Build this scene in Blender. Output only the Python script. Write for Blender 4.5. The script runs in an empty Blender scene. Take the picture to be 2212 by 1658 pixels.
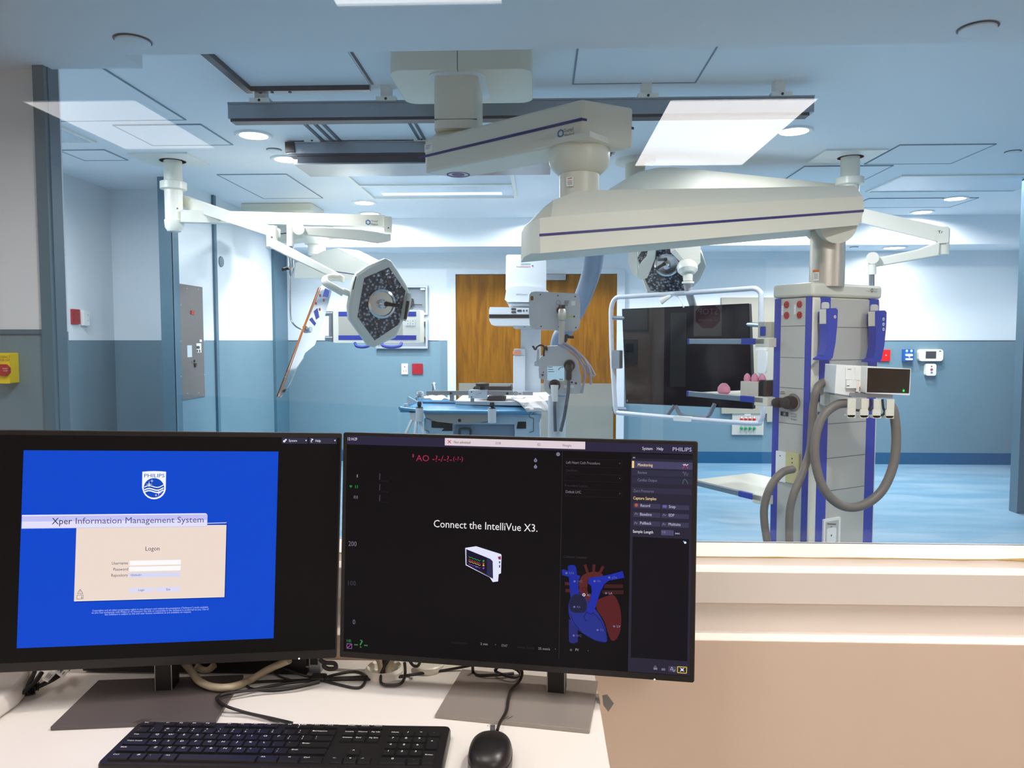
import bpy, bmesh, math, random
import numpy as np
from mathutils import Vector, Matrix
random.seed(4)
scene = bpy.context.scene
COL = scene.collection
# ---------------------------------------------------------------- camera
F = 1600.0                      # focal length in pixels of the 2212 px frame
YAW, PITCH, CAMH = math.radians(2.1), math.radians(3.36), 1.37
cd = bpy.data.cameras.new('camera'); cam = bpy.data.objects.new('camera', cd); COL.objects.link(cam)
cam.location = (0, 0, CAMH); cam.rotation_euler = (math.pi/2 - PITCH, 0, YAW)
cd.sensor_width = 36.0; cd.lens = F/2212*36.0; cd.clip_start = 0.02; cd.clip_end = 60
scene.camera = cam
# ---------------------------------------------------------------- view, world
scene.view_settings.view_transform = 'Standard'; scene.view_settings.look = 'None'
scene.view_settings.gamma = 1.0; scene.view_settings.use_curve_mapping = False
scene.view_settings.exposure = 0.0
w = bpy.data.worlds.new('world'); scene.world = w; w.use_nodes = True
w.node_tree.nodes['Background'].inputs[0].default_value = (0.02, 0.025, 0.03, 1)
scene.cycles.max_bounces = 10; scene.cycles.diffuse_bounces = 6; scene.cycles.glossy_bounces = 4
scene.cycles.transparent_max_bounces = 12; scene.cycles.caustics_reflective = False
scene.cycles.caustics_refractive = False; scene.cycles.sample_clamp_indirect = 4.0
def area(name, loc, sx, sy, power, col=(1, 1, 1), spread=180, rot=(0, 0, 0), round_=False):
    l = bpy.data.lights.new(name, 'AREA'); l.energy = power; l.color = col[:3]
    l.shape = 'DISK' if round_ else 'RECTANGLE'; l.size = sx
    if not round_: l.size_y = sy
    l.spread = math.radians(spread)
    o = bpy.data.objects.new(name, l); COL.objects.link(o); o.location = loc; o.rotation_euler = rot
    return o
COOL = (0.88, 0.95, 1.0); NEUT = (0.97, 0.985, 1.0); WARM = (1.0, 0.95, 0.9)
CEIL = 2.64; SOFF = 2.38
# ---------------------------------------------------------------- pixel <-> place
cy_, sy_, cp_, sp_ = math.cos(YAW), math.sin(YAW), math.cos(PITCH), math.sin(PITCH)
FW = Vector((-sy_*cp_, cy_*cp_, -sp_)); RT = Vector((cy_, sy_, 0)); UP = RT.cross(FW); O = Vector((0, 0, CAMH))
V = Vector
def ray(px, py): return FW + RT*((px-1106)/F) + UP*((829-py)/F)
def P(px, py, d):            # point of the plane y = d
    r = ray(px, py); return O + r*(d/r.y)
def Z(px, py, z):            # point of the plane z = const
    r = ray(px, py); return O + r*((z-CAMH)/r.z)
def XW(px, py, x):           # point of the plane x = const
    r = ray(px, py); return O + r*(x/r.x)
def depth(p): return (V(p)-O).dot(FW)
class PL:                    # a plane in the room: o a point of it, n its normal towards the viewer
    def __init__(s, o, n=(0, -1, 0), r=None, u=None):
        s.o = V(o); s.n = V(n).normalized()
        s.r = V(r).normalized() if r is not None else V((0, 0, 1)).cross(s.n).normalized()
        s.u = s.n.cross(s.r).normalized()
    def pix(s, px, py, off=0.0):
        r = ray(px, py); o = s.o + s.n*off
        return O + r*((o-O).dot(s.n)/r.dot(s.n))
def face(d): return PL((0, d, 0))
# ---------------------------------------------------------------- materials
def lin(c):
    out = []
    for v in c[:3]:
        v = v/255.0
        out.append(v/12.92 if v <= 0.04045 else ((v+0.055)/1.055)**2.4)
    return (*out, 1.0)
MATS = {}
def mat(name, col, rough=0.5, metal=0.0, emit=0.0, var=0.05, scale=6.0, bump=0.0, bscale=60.0, spec=0.5, coat=0.0):
    if name in MATS: return MATS[name]
    m = bpy.data.materials.new(name); m.use_nodes = True; MATS[name] = m
    nt = m.node_tree; b = nt.nodes['Principled BSDF']; c = lin(col)
    b.inputs['Roughness'].default_value = rough; b.inputs['Metallic'].default_value = metal
    b.inputs['Specular IOR Level'].default_value = spec; b.inputs['Coat Weight'].default_value = coat
    tc = nt.nodes.new('ShaderNodeTexCoord'); nz = nt.nodes.new('ShaderNodeTexNoise')
    nz.inputs['Scale'].default_value = scale; nz.inputs['Detail'].default_value = 4
    nt.links.new(tc.outputs['Object'], nz.inputs['Vector'])
    mx = nt.nodes.new('ShaderNodeMix'); mx.data_type = 'RGBA'
    mx.inputs[6].default_value = tuple(max(0, x*(1-var)) for x in c[:3])+(1,)
    mx.inputs[7].default_value = tuple(min(1, x*(1+var)) for x in c[:3])+(1,)
    nt.links.new(nz.outputs['Fac'], mx.inputs[0]); nt.links.new(mx.outputs[2], b.inputs['Base Color'])
    if emit:
        b.inputs['Emission Color'].default_value = c; b.inputs['Emission Strength'].default_value = emit
        nt.links.remove(b.inputs['Base Color'].links[0]); b.inputs['Base Color'].default_value = (0.004, 0.004, 0.004, 1)
    if bump:
        n2 = nt.nodes.new('ShaderNodeTexNoise'); n2.inputs['Scale'].default_value = bscale
        nt.links.new(tc.outputs['Object'], n2.inputs['Vector'])
        bp = nt.nodes.new('ShaderNodeBump'); bp.inputs['Strength'].default_value = bump; bp.inputs['Distance'].default_value = 0.002
        nt.links.new(n2.outputs['Fac'], bp.inputs['Height']); nt.links.new(bp.outputs['Normal'], b.inputs['Normal'])
    return m
def glow(name, col, e=1.0):          # lit pixels of a screen
    return mat(name, col, rough=0.4, emit=e, spec=0.1)
def glassmat(name, tint=(1, 1, 1), refl=1.0, ior=1.45, rough=0.0):
    m = bpy.data.materials.new(name); m.use_nodes = True; MATS[name] = m
    nt = m.node_tree; nt.nodes.clear()
    out = nt.nodes.new('ShaderNodeOutputMaterial'); tr = nt.nodes.new('ShaderNodeBsdfTransparent')
    tr.inputs[0].default_value = (*tint, 1)
    gl = nt.nodes.new('ShaderNodeBsdfGlossy'); gl.inputs['Roughness'].default_value = rough
    fr = nt.nodes.new('ShaderNodeFresnel'); fr.inputs[0].default_value = ior
    mu = nt.nodes.new('ShaderNodeMath'); mu.operation = 'MULTIPLY'; mu.inputs[1].default_value = refl
    mx = nt.nodes.new('ShaderNodeMixShader')
    nt.links.new(fr.outputs[0], mu.inputs[0]); nt.links.new(mu.outputs[0], mx.inputs[0])
    nt.links.new(tr.outputs[0], mx.inputs[1]); nt.links.new(gl.outputs[0], mx.inputs[2]); nt.links.new(mx.outputs[0], out.inputs[0])
    return m
# ---------------------------------------------------------------- mesh builder
_tc = {}
def textmesh(s):
    if s not in _tc:
        cu = bpy.data.curves.new('t', 'FONT'); cu.body = s; cu.size = 1.0; cu.resolution_u = 2
        ob = bpy.data.objects.new('t', cu)
        me = bpy.data.meshes.new_from_object(ob)
        vs = [(v.co.x, v.co.y) for v in me.vertices]; fs = [tuple(p.vertices) for p in me.polygons]
        bpy.data.objects.remove(ob); bpy.data.curves.remove(cu); bpy.data.meshes.remove(me)
        _tc[s] = (vs, fs)
    return _tc[s]
CAPH = max(v[1] for v in textmesh('H')[0])
def basis(ax):
    ax = V(ax).normalized(); t = V((0, 0, 1)) if abs(ax.z) < 0.9 else V((1, 0, 0))
    a = ax.cross(t).normalized(); return a, ax.cross(a).normalized()
def spl(pts, n=6, closed=False):
    pts = [V(p) for p in pts]; out = []; m = len(pts)
    for i in range(m if closed else m-1):
        if closed: p0, p1, p2, p3 = pts[i-1], pts[i], pts[(i+1) % m], pts[(i+2) % m]
        else: p0, p1, p2, p3 = pts[max(i-1, 0)], pts[i], pts[i+1], pts[min(i+2, m-1)]
        for k in range(n):
            t = k/n
            out.append(0.5*((2*p1)+(p2-p0)*t+(2*p0-5*p1+4*p2-p3)*t*t+(3*p1-p0-3*p2+p3)*t**3))
    if not closed: out.append(pts[-1])
    return out
class MB:
    def __init__(s): s.v = []; s.f = []; s.m = []
    def add(s, vs, fs, m=0):
        b = len(s.v); s.v += [V(v) for v in vs]; s.f += [tuple(i+b for i in f) for f in fs]; s.m += [m]*len(fs); return s
    def box(s, x0, x1, y0, y1, z0, z1, m=0, M=None):
        vs = [V((x, y, z)) for z in (z0, z1) for y in (y0, y1) for x in (x0, x1)]
        if M is not None: vs = [M @ v for v in vs]
        return s.add(vs, [(0, 2, 3, 1), (4, 5, 7, 6), (0, 1, 5, 4), (2, 6, 7, 3), (0, 4, 6, 2), (1, 3, 7, 5)], m)
    def prism(s, pts, vec, m=0, mside=None):
        n = len(pts); a = [V(p) for p in pts]; b = [p+V(vec) for p in a]
        s.add(a+b, [tuple(range(n-1, -1, -1)), tuple(range(n, 2*n))], m)
        return s.add(a+b, [(i, (i+1) % n, n+(i+1) % n, n+i) for i in range(n)], m if mside is None else mside)
    def loft(s, rings, m=0, cap=True):
        n = len(rings[0]); vs = [V(p) for r in rings for p in r]; fs = []
        for k in range(len(rings)-1):
            for i in range(n):
                j = (i+1) % n; fs.append((k*n+i, k*n+j, (k+1)*n+j, (k+1)*n+i))
        if cap: fs.append(tuple(range(n-1, -1, -1))); fs.append(tuple((len(rings)-1)*n+i for i in range(n)))
        return s.add(vs, fs, m)
    def cyl(s, p0, p1, r0, r1=None, seg=24, m=0):
        p0, p1 = V(p0), V(p1); r1 = r0 if r1 is None else r1; a, b = basis(p1-p0)
        R = [[p+(a*math.cos(t)+b*math.sin(t))*r for t in [2*math.pi*i/seg for i in range(seg)]] for p, r in ((p0, r0), (p1, r1))]
        return s.loft(R, m)
    def lathe(s, o, ax, prof, seg=32, m=0, cap=True):
        o = V(o); ax = V(ax).normalized(); a, b = basis(ax)
        R = [[o+ax*h+(a*math.cos(t)+b*math.sin(t))*max(r, 1e-5) for t in [2*math.pi*i/seg for i in range(seg)]] for r, h in prof]
        return s.loft(R, m, cap)
    def tube(s, pts, r, seg=8, m=0, closed=False, rib=0.0):
        pts = [V(p) for p in pts]; R = []; up = None
        for i, p in enumerate(pts):
            if closed: t = pts[(i+1) % len(pts)]-pts[i-1]
            else: t = pts[min(i+1, len(pts)-1)]-pts[max(i-1, 0)]
            if t.length < 1e-9: t = V((1, 0, 0))
            t.normalize()
            if up is None: up, _ = basis(t)
            up = (up-t*up.dot(t)).normalized(); b = t.cross(up)
            rr = (r[i] if isinstance(r, (list, tuple)) else r)+(rib if i % 2 else 0)
            R.append([p+(up*math.cos(a)+b*math.sin(a))*rr for a in [2*math.pi*k/seg for k in range(seg)]])
        if closed: R.append(R[0])
        return s.loft(R, m, cap=not closed)
    def poly(s, pl, pts, m=0, off=0.0, th=0.0, mside=None):
        q = [pl.pix(x, y, off) for x, y in pts]
        if th: return s.prism(q, -pl.n*th, m, mside)
        return s.add(q, [tuple(range(len(q)))], m)
    def rect(s, pl, x0, y0, x1, y1, m=0, off=0.0, th=0.0, rad=0.0, k=4, mside=None):
        # rectangle of the plane whose opposite corners are seen at (x0,y0), (x1,y1)
        a = pl.pix(x0, y0, off); c = pl.pix(x1, y1, off); w = (c-a).dot(pl.r); h = (c-a).dot(pl.u)
        q = s.rr(w, h, rad, k); q = [a+pl.r*u+pl.u*v for u, v in q]
        if th: return s.prism(q, -pl.n*th, m, mside)
        return s.add(q, [tuple(range(len(q)))], m)
    @staticmethod
    def rr(w, h, rad, k=4):
        if not rad: return [(0, 0), (w, 0), (w, h), (0, h)]
        sx, sy = (1 if w > 0 else -1), (1 if h > 0 else -1); W, H = abs(w), abs(h); rad = min(rad, W/2-1e-5, H/2-1e-5); q = []
        for cx, cy, a0 in ((W-rad, H-rad, 0), (rad, H-rad, 90), (rad, rad, 180), (W-rad, rad, 270)):
            for i in range(k+1):
                a = math.radians(a0+90*i/k); q.append(((cx+rad*math.cos(a))*sx, (cy+rad*math.sin(a))*sy))
        return q
    def disc(s, pl, px, py, r, m=0, off=0.0, th=0.0, seg=20, a0=0.0, sq=1.0):
        c = pl.pix(px, py, off); R = r*depth(c)/F
        q = [c+pl.r*(R*math.cos(a)*sq)+pl.u*(R*math.sin(a)) for a in [a0+2*math.pi*i/seg for i in range(seg)]]
        if th: return s.prism(q, -pl.n*th, m)
        return s.add(q, [tuple(range(seg))], m)
    def ring(s, pl, px, py, r, w, m=0, off=0.0, seg=24):
        c = pl.pix(px, py, off); k = depth(c)/F; a_ = [2*math.pi*i/seg for i in range(seg)]
        q = [c+(pl.r*math.cos(a)+pl.u*math.sin(a))*(R*k) for R in (r, r-w) for a in a_]
        return s.add(q, [(i, (i+1) % seg, seg+(i+1) % seg, seg+i) for i in range(seg)], m)
    def line(s, pl, pts, w, m=0, off=0.0):
        for (a, b) in zip(pts[:-1], pts[1:]):
            A, B = pl.pix(*a, off), pl.pix(*b, off); t = (B-A)
            if t.length < 1e-9: continue
            t.normalize(); nn = pl.n.cross(t)*(w*depth(A)/F/2)
            s.add([A-nn, B-nn, B+nn, A+nn], [(0, 1, 2, 3)], m)
        return s
    def text(s, pl, st, x0, yb, x1, cap, m=0, off=0.0, shear=0.0):
        vs, fs = textmesh(st)
        if not vs: return s
        p0 = pl.pix(x0, yb, off); x_0 = min(v[0] for v in vs); x_1 = max(v[0] for v in vs)
        ch = cap*depth(p0)/F/CAPH
        sx = ch if x1 is None else (pl.pix(x1, yb, off)-p0).dot(pl.r)/(x_1-x_0)
        return s.add([p0+pl.r*((v[0]-x_0+shear*v[1])*sx)+pl.u*(v[1]*ch) for v in vs], fs, m)
    def build(s, name, mats, parent=None, root=None, smooth=35, bevel=0.0, seg=2, kind=None, fix=True, loc=None):
        if not isinstance(mats, (list, tuple)): mats = [mats]
        xs = [v.x for v in s.v]; ys = [v.y for v in s.v]; zs = [v.z for v in s.v]
        base = parent
        o0 = V(loc) if loc is not None else V(((min(xs)+max(xs))/2, (min(ys)+max(ys))/2, min(zs)))
        me = bpy.data.meshes.new(name); me.from_pydata([v-o0 for v in s.v], [], s.f)
        for m_ in mats: me.materials.append(m_)
        me.polygons.foreach_set('material_index', s.m)
        if fix:
            bm = bmesh.new(); bm.from_mesh(me); bmesh.ops.recalc_face_normals(bm, faces=bm.faces); bm.to_mesh(me); bm.free()
        if smooth:
            me.polygons.foreach_set('use_smooth', [True]*len(me.polygons)); me.set_sharp_from_angle(angle=math.radians(smooth))
        me.update()
        ob = bpy.data.objects.new(name, me); COL.objects.link(ob)
        if parent is not None:
            ob.parent = parent; ob.location = o0-WL[parent.name]
        else: ob.location = o0
        WL[ob.name] = o0
        if bevel:
            b = ob.modifiers.new('bevel', 'BEVEL'); b.width = bevel; b.segments = seg; b.limit_method = 'ANGLE'; b.angle_limit = math.radians(40)
        if kind: ob['kind'] = kind
        return ob
WL = {}
def tag(o, label, cat, group=None):
    o['label'] = label; o['category'] = cat
    if group: o['group'] = group
    return o
def thing(name, label, cat, loc, group=None):
    o = bpy.data.objects.new(name, None); COL.objects.link(o); o.location = loc; o.empty_display_size = 0.05
    WL[o.name] = V(loc); return tag(o, label, cat, group)
def struct(mb, name, mats, **k): return mb.build(name, mats, kind='structure', **k)
# ================================================================ the setting
M_up = mat('wall_paint', (222, 228, 232), 0.55, var=0.015, scale=2, bump=0.05)
M_teal = mat('teal_wall_panel', (104, 134, 148), 0.42, var=0.05, scale=2, bump=0.04)
M_tealtrim = mat('teal_corner_guard', (72, 108, 126), 0.4, var=0.04)
M_ceil = mat('ceiling_paint', (232, 237, 242), 0.6, var=0.02, scale=1.5)
M_groove = mat('panel_groove', (70, 84, 98), 0.6)
M_line = mat('panel_joint', (122, 140, 154), 0.6)
M_base = mat('blue_cove_base', (6, 84, 124), 0.35, var=0.05)
M_beige = mat('beige_wall', (234, 212, 192), 0.5, var=0.03, scale=1.2, bump=0.06)
M_ctrlceil = mat('control_ceiling', (232, 230, 228), 0.7, var=0.02)
M_sill = mat('cream_sill_paint', (240, 232, 224), 0.4, var=0.03, scale=3, bump=0.05)
M_caulk = mat('aged_caulk', (176, 150, 96), 0.7, var=0.25, scale=30)
# streaky glossy blue resin floor
M_floor = mat('blue_resin_floor', (128, 196, 228), 0.28, var=0.02)
nt = M_floor.node_tree; b_ = nt.nodes['Principled BSDF']
tc = nt.nodes.new('ShaderNodeTexCoord'); mp = nt.nodes.new('ShaderNodeMapping'); mp.inputs['Scale'].default_value = (0.8, 3.2, 1)
n1 = nt.nodes.new('ShaderNodeTexNoise'); n1.inputs['Scale'].default_value = 1.6; n1.inputs['Detail'].default_value = 5; n1.inputs['Distortion'].default_value = 0.6
cr = nt.nodes.new('ShaderNodeValToRGB'); cr.color_ramp.elements[0].position = 0.32; cr.color_ramp.elements[1].position = 0.7
cr.color_ramp.elements[0].color = lin((97, 140, 166)); cr.color_ramp.elements[1].color = lin((136, 163, 181))
nt.links.new(tc.outputs['Object'], mp.inputs[0]); nt.links.new(mp.outputs[0], n1.inputs['Vector'])
nt.links.new(n1.outputs['Fac'], cr.inputs[0]); nt.links.new(cr.outputs[0], b_.inputs['Base Color'])

BY = 8.3; XL = -2.87; XR = 5.3; WZ = 1.372
def wallmb(mb, x0, x1, y0, y1, z1=CEIL, wz=WZ, base=True):
    mb.box(x0, x1, y0, y1, wz, z1, 0); mb.box(x0, x1, y0, y1, 0.13 if base else 0, wz, 1)
    if base: mb.box(x0, x1, y0, y1, 0, 0.13, 2)
WM = [M_up, M_teal, M_base]
struct(MB().box(-4.2, 5.6, 1.36, 8.6, -0.1, 0.0), 'floor', M_floor, smooth=0)
m = MB(); wallmb(m, -4.0, 5.6, BY, BY+0.15); m.box(-2.87, -1.13, BY-0.004, BY, WZ-0.006, WZ, 3)
m.box(-0.0, 5.3, BY-0.004, BY, WZ-0.006, WZ, 3); struct(m, 'wall_back', WM+[M_groove], smooth=0)
m = MB(); wallmb(m, XR, XR+0.15, 1.5, BY); struct(m, 'wall_right', WM, smooth=0)
m = MB(); wallmb(m, XL-0.08, XL, 5.75, BY); struct(m, 'wall_left', WM, smooth=0)
m = MB(); wallmb(m, -3.75, XL-0.08, 6.2, 6.3); struct(m, 'wall_left', WM, smooth=0)
m = MB(); wallmb(m, -3.85, -3.62, 2.85, 6.2); struct(m, 'wall_left', WM, smooth=0)
xn = P(104, 500, 2.76).x
m = MB(); wallmb(m, -3.9, xn, 2.76, 2.86, SOFF+0.3, 1.405); struct(m, 'wall_left', WM, smooth=0)
m = MB(); m.box(-3.9, xn-0.02, 2.752, 2.76, 1.395, 1.412, 0); struct(m, 'trim_1', M_tealtrim, smooth=0)
m = MB(); m.box(xn-0.012, xn+0.03, 2.72, 2.80, 0, SOFF+0.2); m.box(xn+0.03, xn+0.034, 2.74, 2.80, 0, SOFF+0.2)
struct(m, 'trim_2', M_tealtrim, smooth=0)
xa = P(343, 500, 5.74).x
m = MB(); m.box(xa, XL+0.006, 5.735, 5.76, 0, CEIL); m.box(XL, XL+0.008, 5.735, 5.83, 0, CEIL); struct(m, 'trim_3', M_tealtrim, smooth=0)
ya = XW(460, 600, XL).y
m = MB(); m.box(XL-0.002, XL+0.02, ya, ya+0.05, 0, CEIL); struct(m, 'trim_4', M_tealtrim, smooth=0)
m = MB(); m.box(XL-0.002, XL+0.03, 7.9, BY, 0, CEIL); struct(m, 'trim_5', M_tealtrim, smooth=0)
m = MB(); m.box(P(2204, 700, 6.0).x, XR+0.1, 5.95, 6.05, 0, CEIL); struct(m, 'trim_6', M_tealtrim, smooth=0)
# ceilings and soffits
struct(MB().box(-4.2, 5.6, 1.2, 8.6, CEIL, CEIL+0.1), 'ceiling', M_ceil, smooth=0)
m = MB(); m.box(-4.2, 5.6, 1.36, 2.64, SOFF, CEIL+0.05); m.box(-4.2, -1.475, 2.64, 2.765, SOFF, CEIL+0.05)
struct(m, 'ceiling_soffit_front', M_ceil, smooth=0)
struct(MB().box(-3.9, 5.6, 7.75, BY+0.1, 2.345, CEIL+0.05), 'ceiling_soffit_back', M_ceil, smooth=0)
# ceiling panels seen as thin outlines: x0,x1,y0,y1
def cpanel(x0, x1, y0, y1, name, z=CEIL, g=0.008):
    m = MB()
    m.box(x0, x1, y0, y1, z-0.004, z+0.001, 1)
    for a in ((x0-g, x1+g, y0-g, y0), (x0-g, x1+g, y1, y1+g), (x0-g, x0, y0, y1), (x1, x1+g, y0, y1)): m.box(*a, z-0.006, z+0.001, 0)
    return struct(m, name, [M_line, M_ceil], smooth=0)
def zx(px, py, z=CEIL): return Z(px, py, z).x
def zy(px, py, z=CEIL): return Z(px, py, z).y
cpanel(zx(1240, 177), zx(1500, 177), 2.7, zy(1400, 177), 'trim_7')
cpanel(zx(470, 376), zx(620, 377), zy(540, 376), zy(640, 427), 'trim_8')
cpanel(-3.5, zx(400, 258), 3.2, zy(300, 258), 'trim_9')
cpanel(zx(1942, 314), zx(2150, 310), zy(2000, 312), zy(1890, 353), 'trim_10')
cpanel(zx(1740, 358), zx(1925, 358), zy(1800, 358), zy(1870, 400), 'trim_11')
cpanel(zx(330, 312), zx(500, 311), zy(430, 268), zy(500, 311), 'trim_12')
cpanel(zx(128, 323), zx(225, 323), zy(200, 323), zy(200, 345), 'trim_13')
cpanel(2.95, 3.9, zy(1900, 428), zy(1900, 428)+0.45, 'trim_14')
# hatch with dark metal track on two sides
m = MB(); hx0, hx1, hy1 = zx(540, 182), zx(800, 184), zy(650, 183)
m.box(hx0, hx1, 2.7, hy1, CEIL-0.006, CEIL+0.001, 1)
m.box(hx0-0.035, hx0, 2.7, hy1+0.03, CEIL-0.03, CEIL, 0); m.box(hx0, hx1, hy1, hy1+0.03, CEIL-0.03, CEIL, 2); m.box(hx0, hx1, hy1-0.006, hy1, CEIL-0.03, CEIL, 0)
m.box(hx1+0.01, hx1+0.02, 2.7, hy1, CEIL-0.006, CEIL, 0)
for q in (0.04, 0.10, 0.19): m.cyl((hx0+q, hy1+0.015, CEIL-0.034), (hx0+q, hy1+0.015, CEIL-0.028), 0.008, seg=10, m=0)
M_dkmetal = mat('dark_track_metal', (60, 68, 78), 0.4, 0.6)
M_alu = mat('brushed_aluminium', (150, 158, 166), 0.35, 0.75, var=0.08, scale=14)
struct(m, 'trim_15', [M_dkmetal, M_ceil, M_alu], smooth=0)
# slots between the rails
m = MB()
for px in (650, 672, 690): m.box(zx(px, 262), zx(px, 262)+0.02, 4.2, 4.75, CEIL-0.008, CEIL, 0)
for px in (880, 893): m.box(zx(px, 262), zx(px, 262)+0.015, 4.2, 4.75, CEIL-0.008, CEIL, 0)
struct(m, 'trim_16', M_groove, smooth=0)

# ---------------------------------------------------------------- lit ceiling fittings of the lab
M_dl = mat('downlight_lens', (255, 250, 240), 0.4, emit=14.0)
M_dltrim = mat('downlight_trim', (226, 230, 232), 0.4)
M_whitem = mat('white_enamel', (232, 232, 226), 0.35, var=0.03)
def downlight(x, y, z, label, power=16, r=0.085):
    t = thing('downlight', label, 'ceiling light', (x, y, z), 'recessed downlights of the procedure room')
    m = MB(); m.lathe((x, y, z-0.012), (0, 0, 1), [(r, 0.004), (r+0.022, 0.0), (r+0.028, 0.006), (r+0.028, 0.013), (r, 0.013), (r, 0.004)], 32, 0, False)
    m.build('trim_ring', M_dltrim, t)
    MB().cyl((x, y, z-0.007), (x, y, z-0.001), r, seg=32).build('lens', M_dl, t)
    area('downlight_lamp', (x, y, z-0.016), r*2, 0, power, NEUT, 165, round_=True)
for px, py, z, lb, pw in ((548, 291, CEIL, 'round white downlight lit above the left boom plate', 12),
                      (620, 343, CEIL, 'round downlight half hidden behind the end of the rear rail', 10),
                      (787, 437, CEIL, 'small round downlight beside the louvred ceiling troffer', 36),
                      (1715, 282, CEIL, 'bright downlight right below the end of the long ceiling rail', 22),
                      (2063, 428, CEIL, 'round downlight farthest right on the main ceiling', 34),
                      (1992, 457, CEIL, 'round downlight near the step of the rear soffit', 26),
                      (1932, 534, 2.345, 'round downlight set in the low rear soffit', 8)):
    p = Z(px, py, z); downlight(p.x, p.y, z, lb, pw, 0.085 if z == CEIL else 0.10)
for i, x in enumerate((-2.7, -1.0, .95, 2.9)):  # added downlights, out of view, brightening the near wall and the booms
    downlight(x, 1.75, SOFF, ['added unseen downlight in the front soffit before the left bay', 'added unseen downlight in the front soffit left of the near boom', 'added unseen downlight in the front soffit right of the near boom', 'added unseen downlight in the front soffit by the right wall'][i], (3, 18, 20, 20)[i], 0.085)
downlight(.15, 7.45, CEIL, 'added downlight hidden behind the second boom arm at its left', 36)  # three added, unseen downlights that brighten the rear soffit face
downlight(-1.7, 7.45, CEIL, 'added downlight hidden behind the long white beam of the left light boom', 30)
downlight(2.3, 7.45, CEIL, 'added downlight hidden behind the right end of the second boom arm', 40)
def capd(px, py, z, label, r=0.055):
    p = Z(px, py, z); m = MB(); m.lathe((p.x, p.y, z-0.012), (0, 0, 1), [(r*0.9, 0.0), (r, 0.003), (r, 0.008), (r*0.93, 0.008), (r*0.93, 0.012)], 28, 0)
    o = m.build('sprinkler_cap', M_ceil); tag(o, label, 'sprinkler cap', 'concealed sprinkler caps')
    r2 = r*1.04; MB().lathe((p.x, p.y, z-0.0035), (0, 0, 1), [(r2, 0.0), (r2+.004, 0.0015), (r2, 0.003)], 28).build('rim', M_dkmetal, o)
capd(287, 87, SOFF, 'round white sprinkler cap on the front soffit at left')
capd(2112, 60, SOFF, 'round white sprinkler cap on the front soffit at right')
capd(592, 323, CEIL, 'small sprinkler cap between the two left downlights', 0.045)
capd(2188, 327, CEIL, 'small sprinkler cap at the far right of the main ceiling', 0.045)
capd(1845, 533, 2.345, 'small sprinkler cap on the low rear soffit', 0.04)
# troffer
tx0, tx1, ty0, ty1 = zx(740, 364), zx(1110, 420), zy(800, 364), zy(900, 424)
t = thing('troffer_light', 'wide rectangular ceiling light panel beneath the near boom arm', 'ceiling light', (tx0, ty0, CEIL))
m = MB()
for a in ((tx0, tx1, ty0-0.03, ty0), (tx0, tx1, ty1, ty1+0.03), (tx0-0.03, tx0, ty0-0.03, ty1+0.03), (tx1, tx1+0.03, ty0-0.03, ty1+0.03), (tx0, tx1, (ty0+ty1)/2-0.02, (ty0+ty1)/2+0.02)):
    m.box(*a, CEIL-0.02, CEIL)
m.build('frame', M_whitem, t, smooth=0)
M_tube = mat('troffer_lens', (214, 236, 255), 0.4, emit=1.7)
M_lens = mat('troffer_diffuser', (196, 212, 226), 0.25, var=0.02)
MB().box(tx0, tx1, ty0, ty1, CEIL-0.008, CEIL-0.001).build('diffuser', M_lens, t, smooth=0)
MB().box(tx0+.15, tx1-.6, ty0+.08, ty0+.17, CEIL-0.010, CEIL-0.008).build('lamp_strip', M_tube, t, smooth=0); MB().box(tx0+.1, tx1-.1, ty1-.2, ty1-.1, CEIL-0.010, CEIL-0.008).build('lamp_strip', M_tube, t, smooth=0)
area('troffer_lamp', ((tx0+tx1)/2, (ty0+ty1)/2, CEIL-0.03), tx1-tx0-.1, ty1-ty0-.1, 60, COOL, 170)
# added cool light panels that give the lab its ambient light
for i, (x, y, pw) in enumerate(((3.3, 3.7, 30), (3.4, 6.2, 26), (-3.1, 4.4, 30))):
    t = thing('troffer_light', ['added cool light panel in the ceiling right of the near boom', 'added cool light panel in the ceiling above the right rear floor', 'added cool light panel in the ceiling of the left bay'][i], 'ceiling light', (x, y, CEIL))
    sx = 1.2 if i < 2 else 0.5
    m = MB()
    for a in ((x-sx/2-.02, x+sx/2+.02, y-.32, y-.3), (x-sx/2-.02, x+sx/2+.02, y+.3, y+.32), (x-sx/2-.02, x-sx/2, y-.3, y+.3), (x+sx/2, x+sx/2+.02, y-.3, y+.3)): m.box(*a, CEIL-0.012, CEIL)
    m.build('frame', M_whitem, t, smooth=0)
    MB().box(x-sx/2, x+sx/2, y-.3, y+.3, CEIL-0.006, CEIL-0.001).build('diffuser', M_lens, t, smooth=0)
    area('troffer_lamp', (x, y, CEIL-0.02), sx-.05, .55, pw, COOL, 170)
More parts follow.
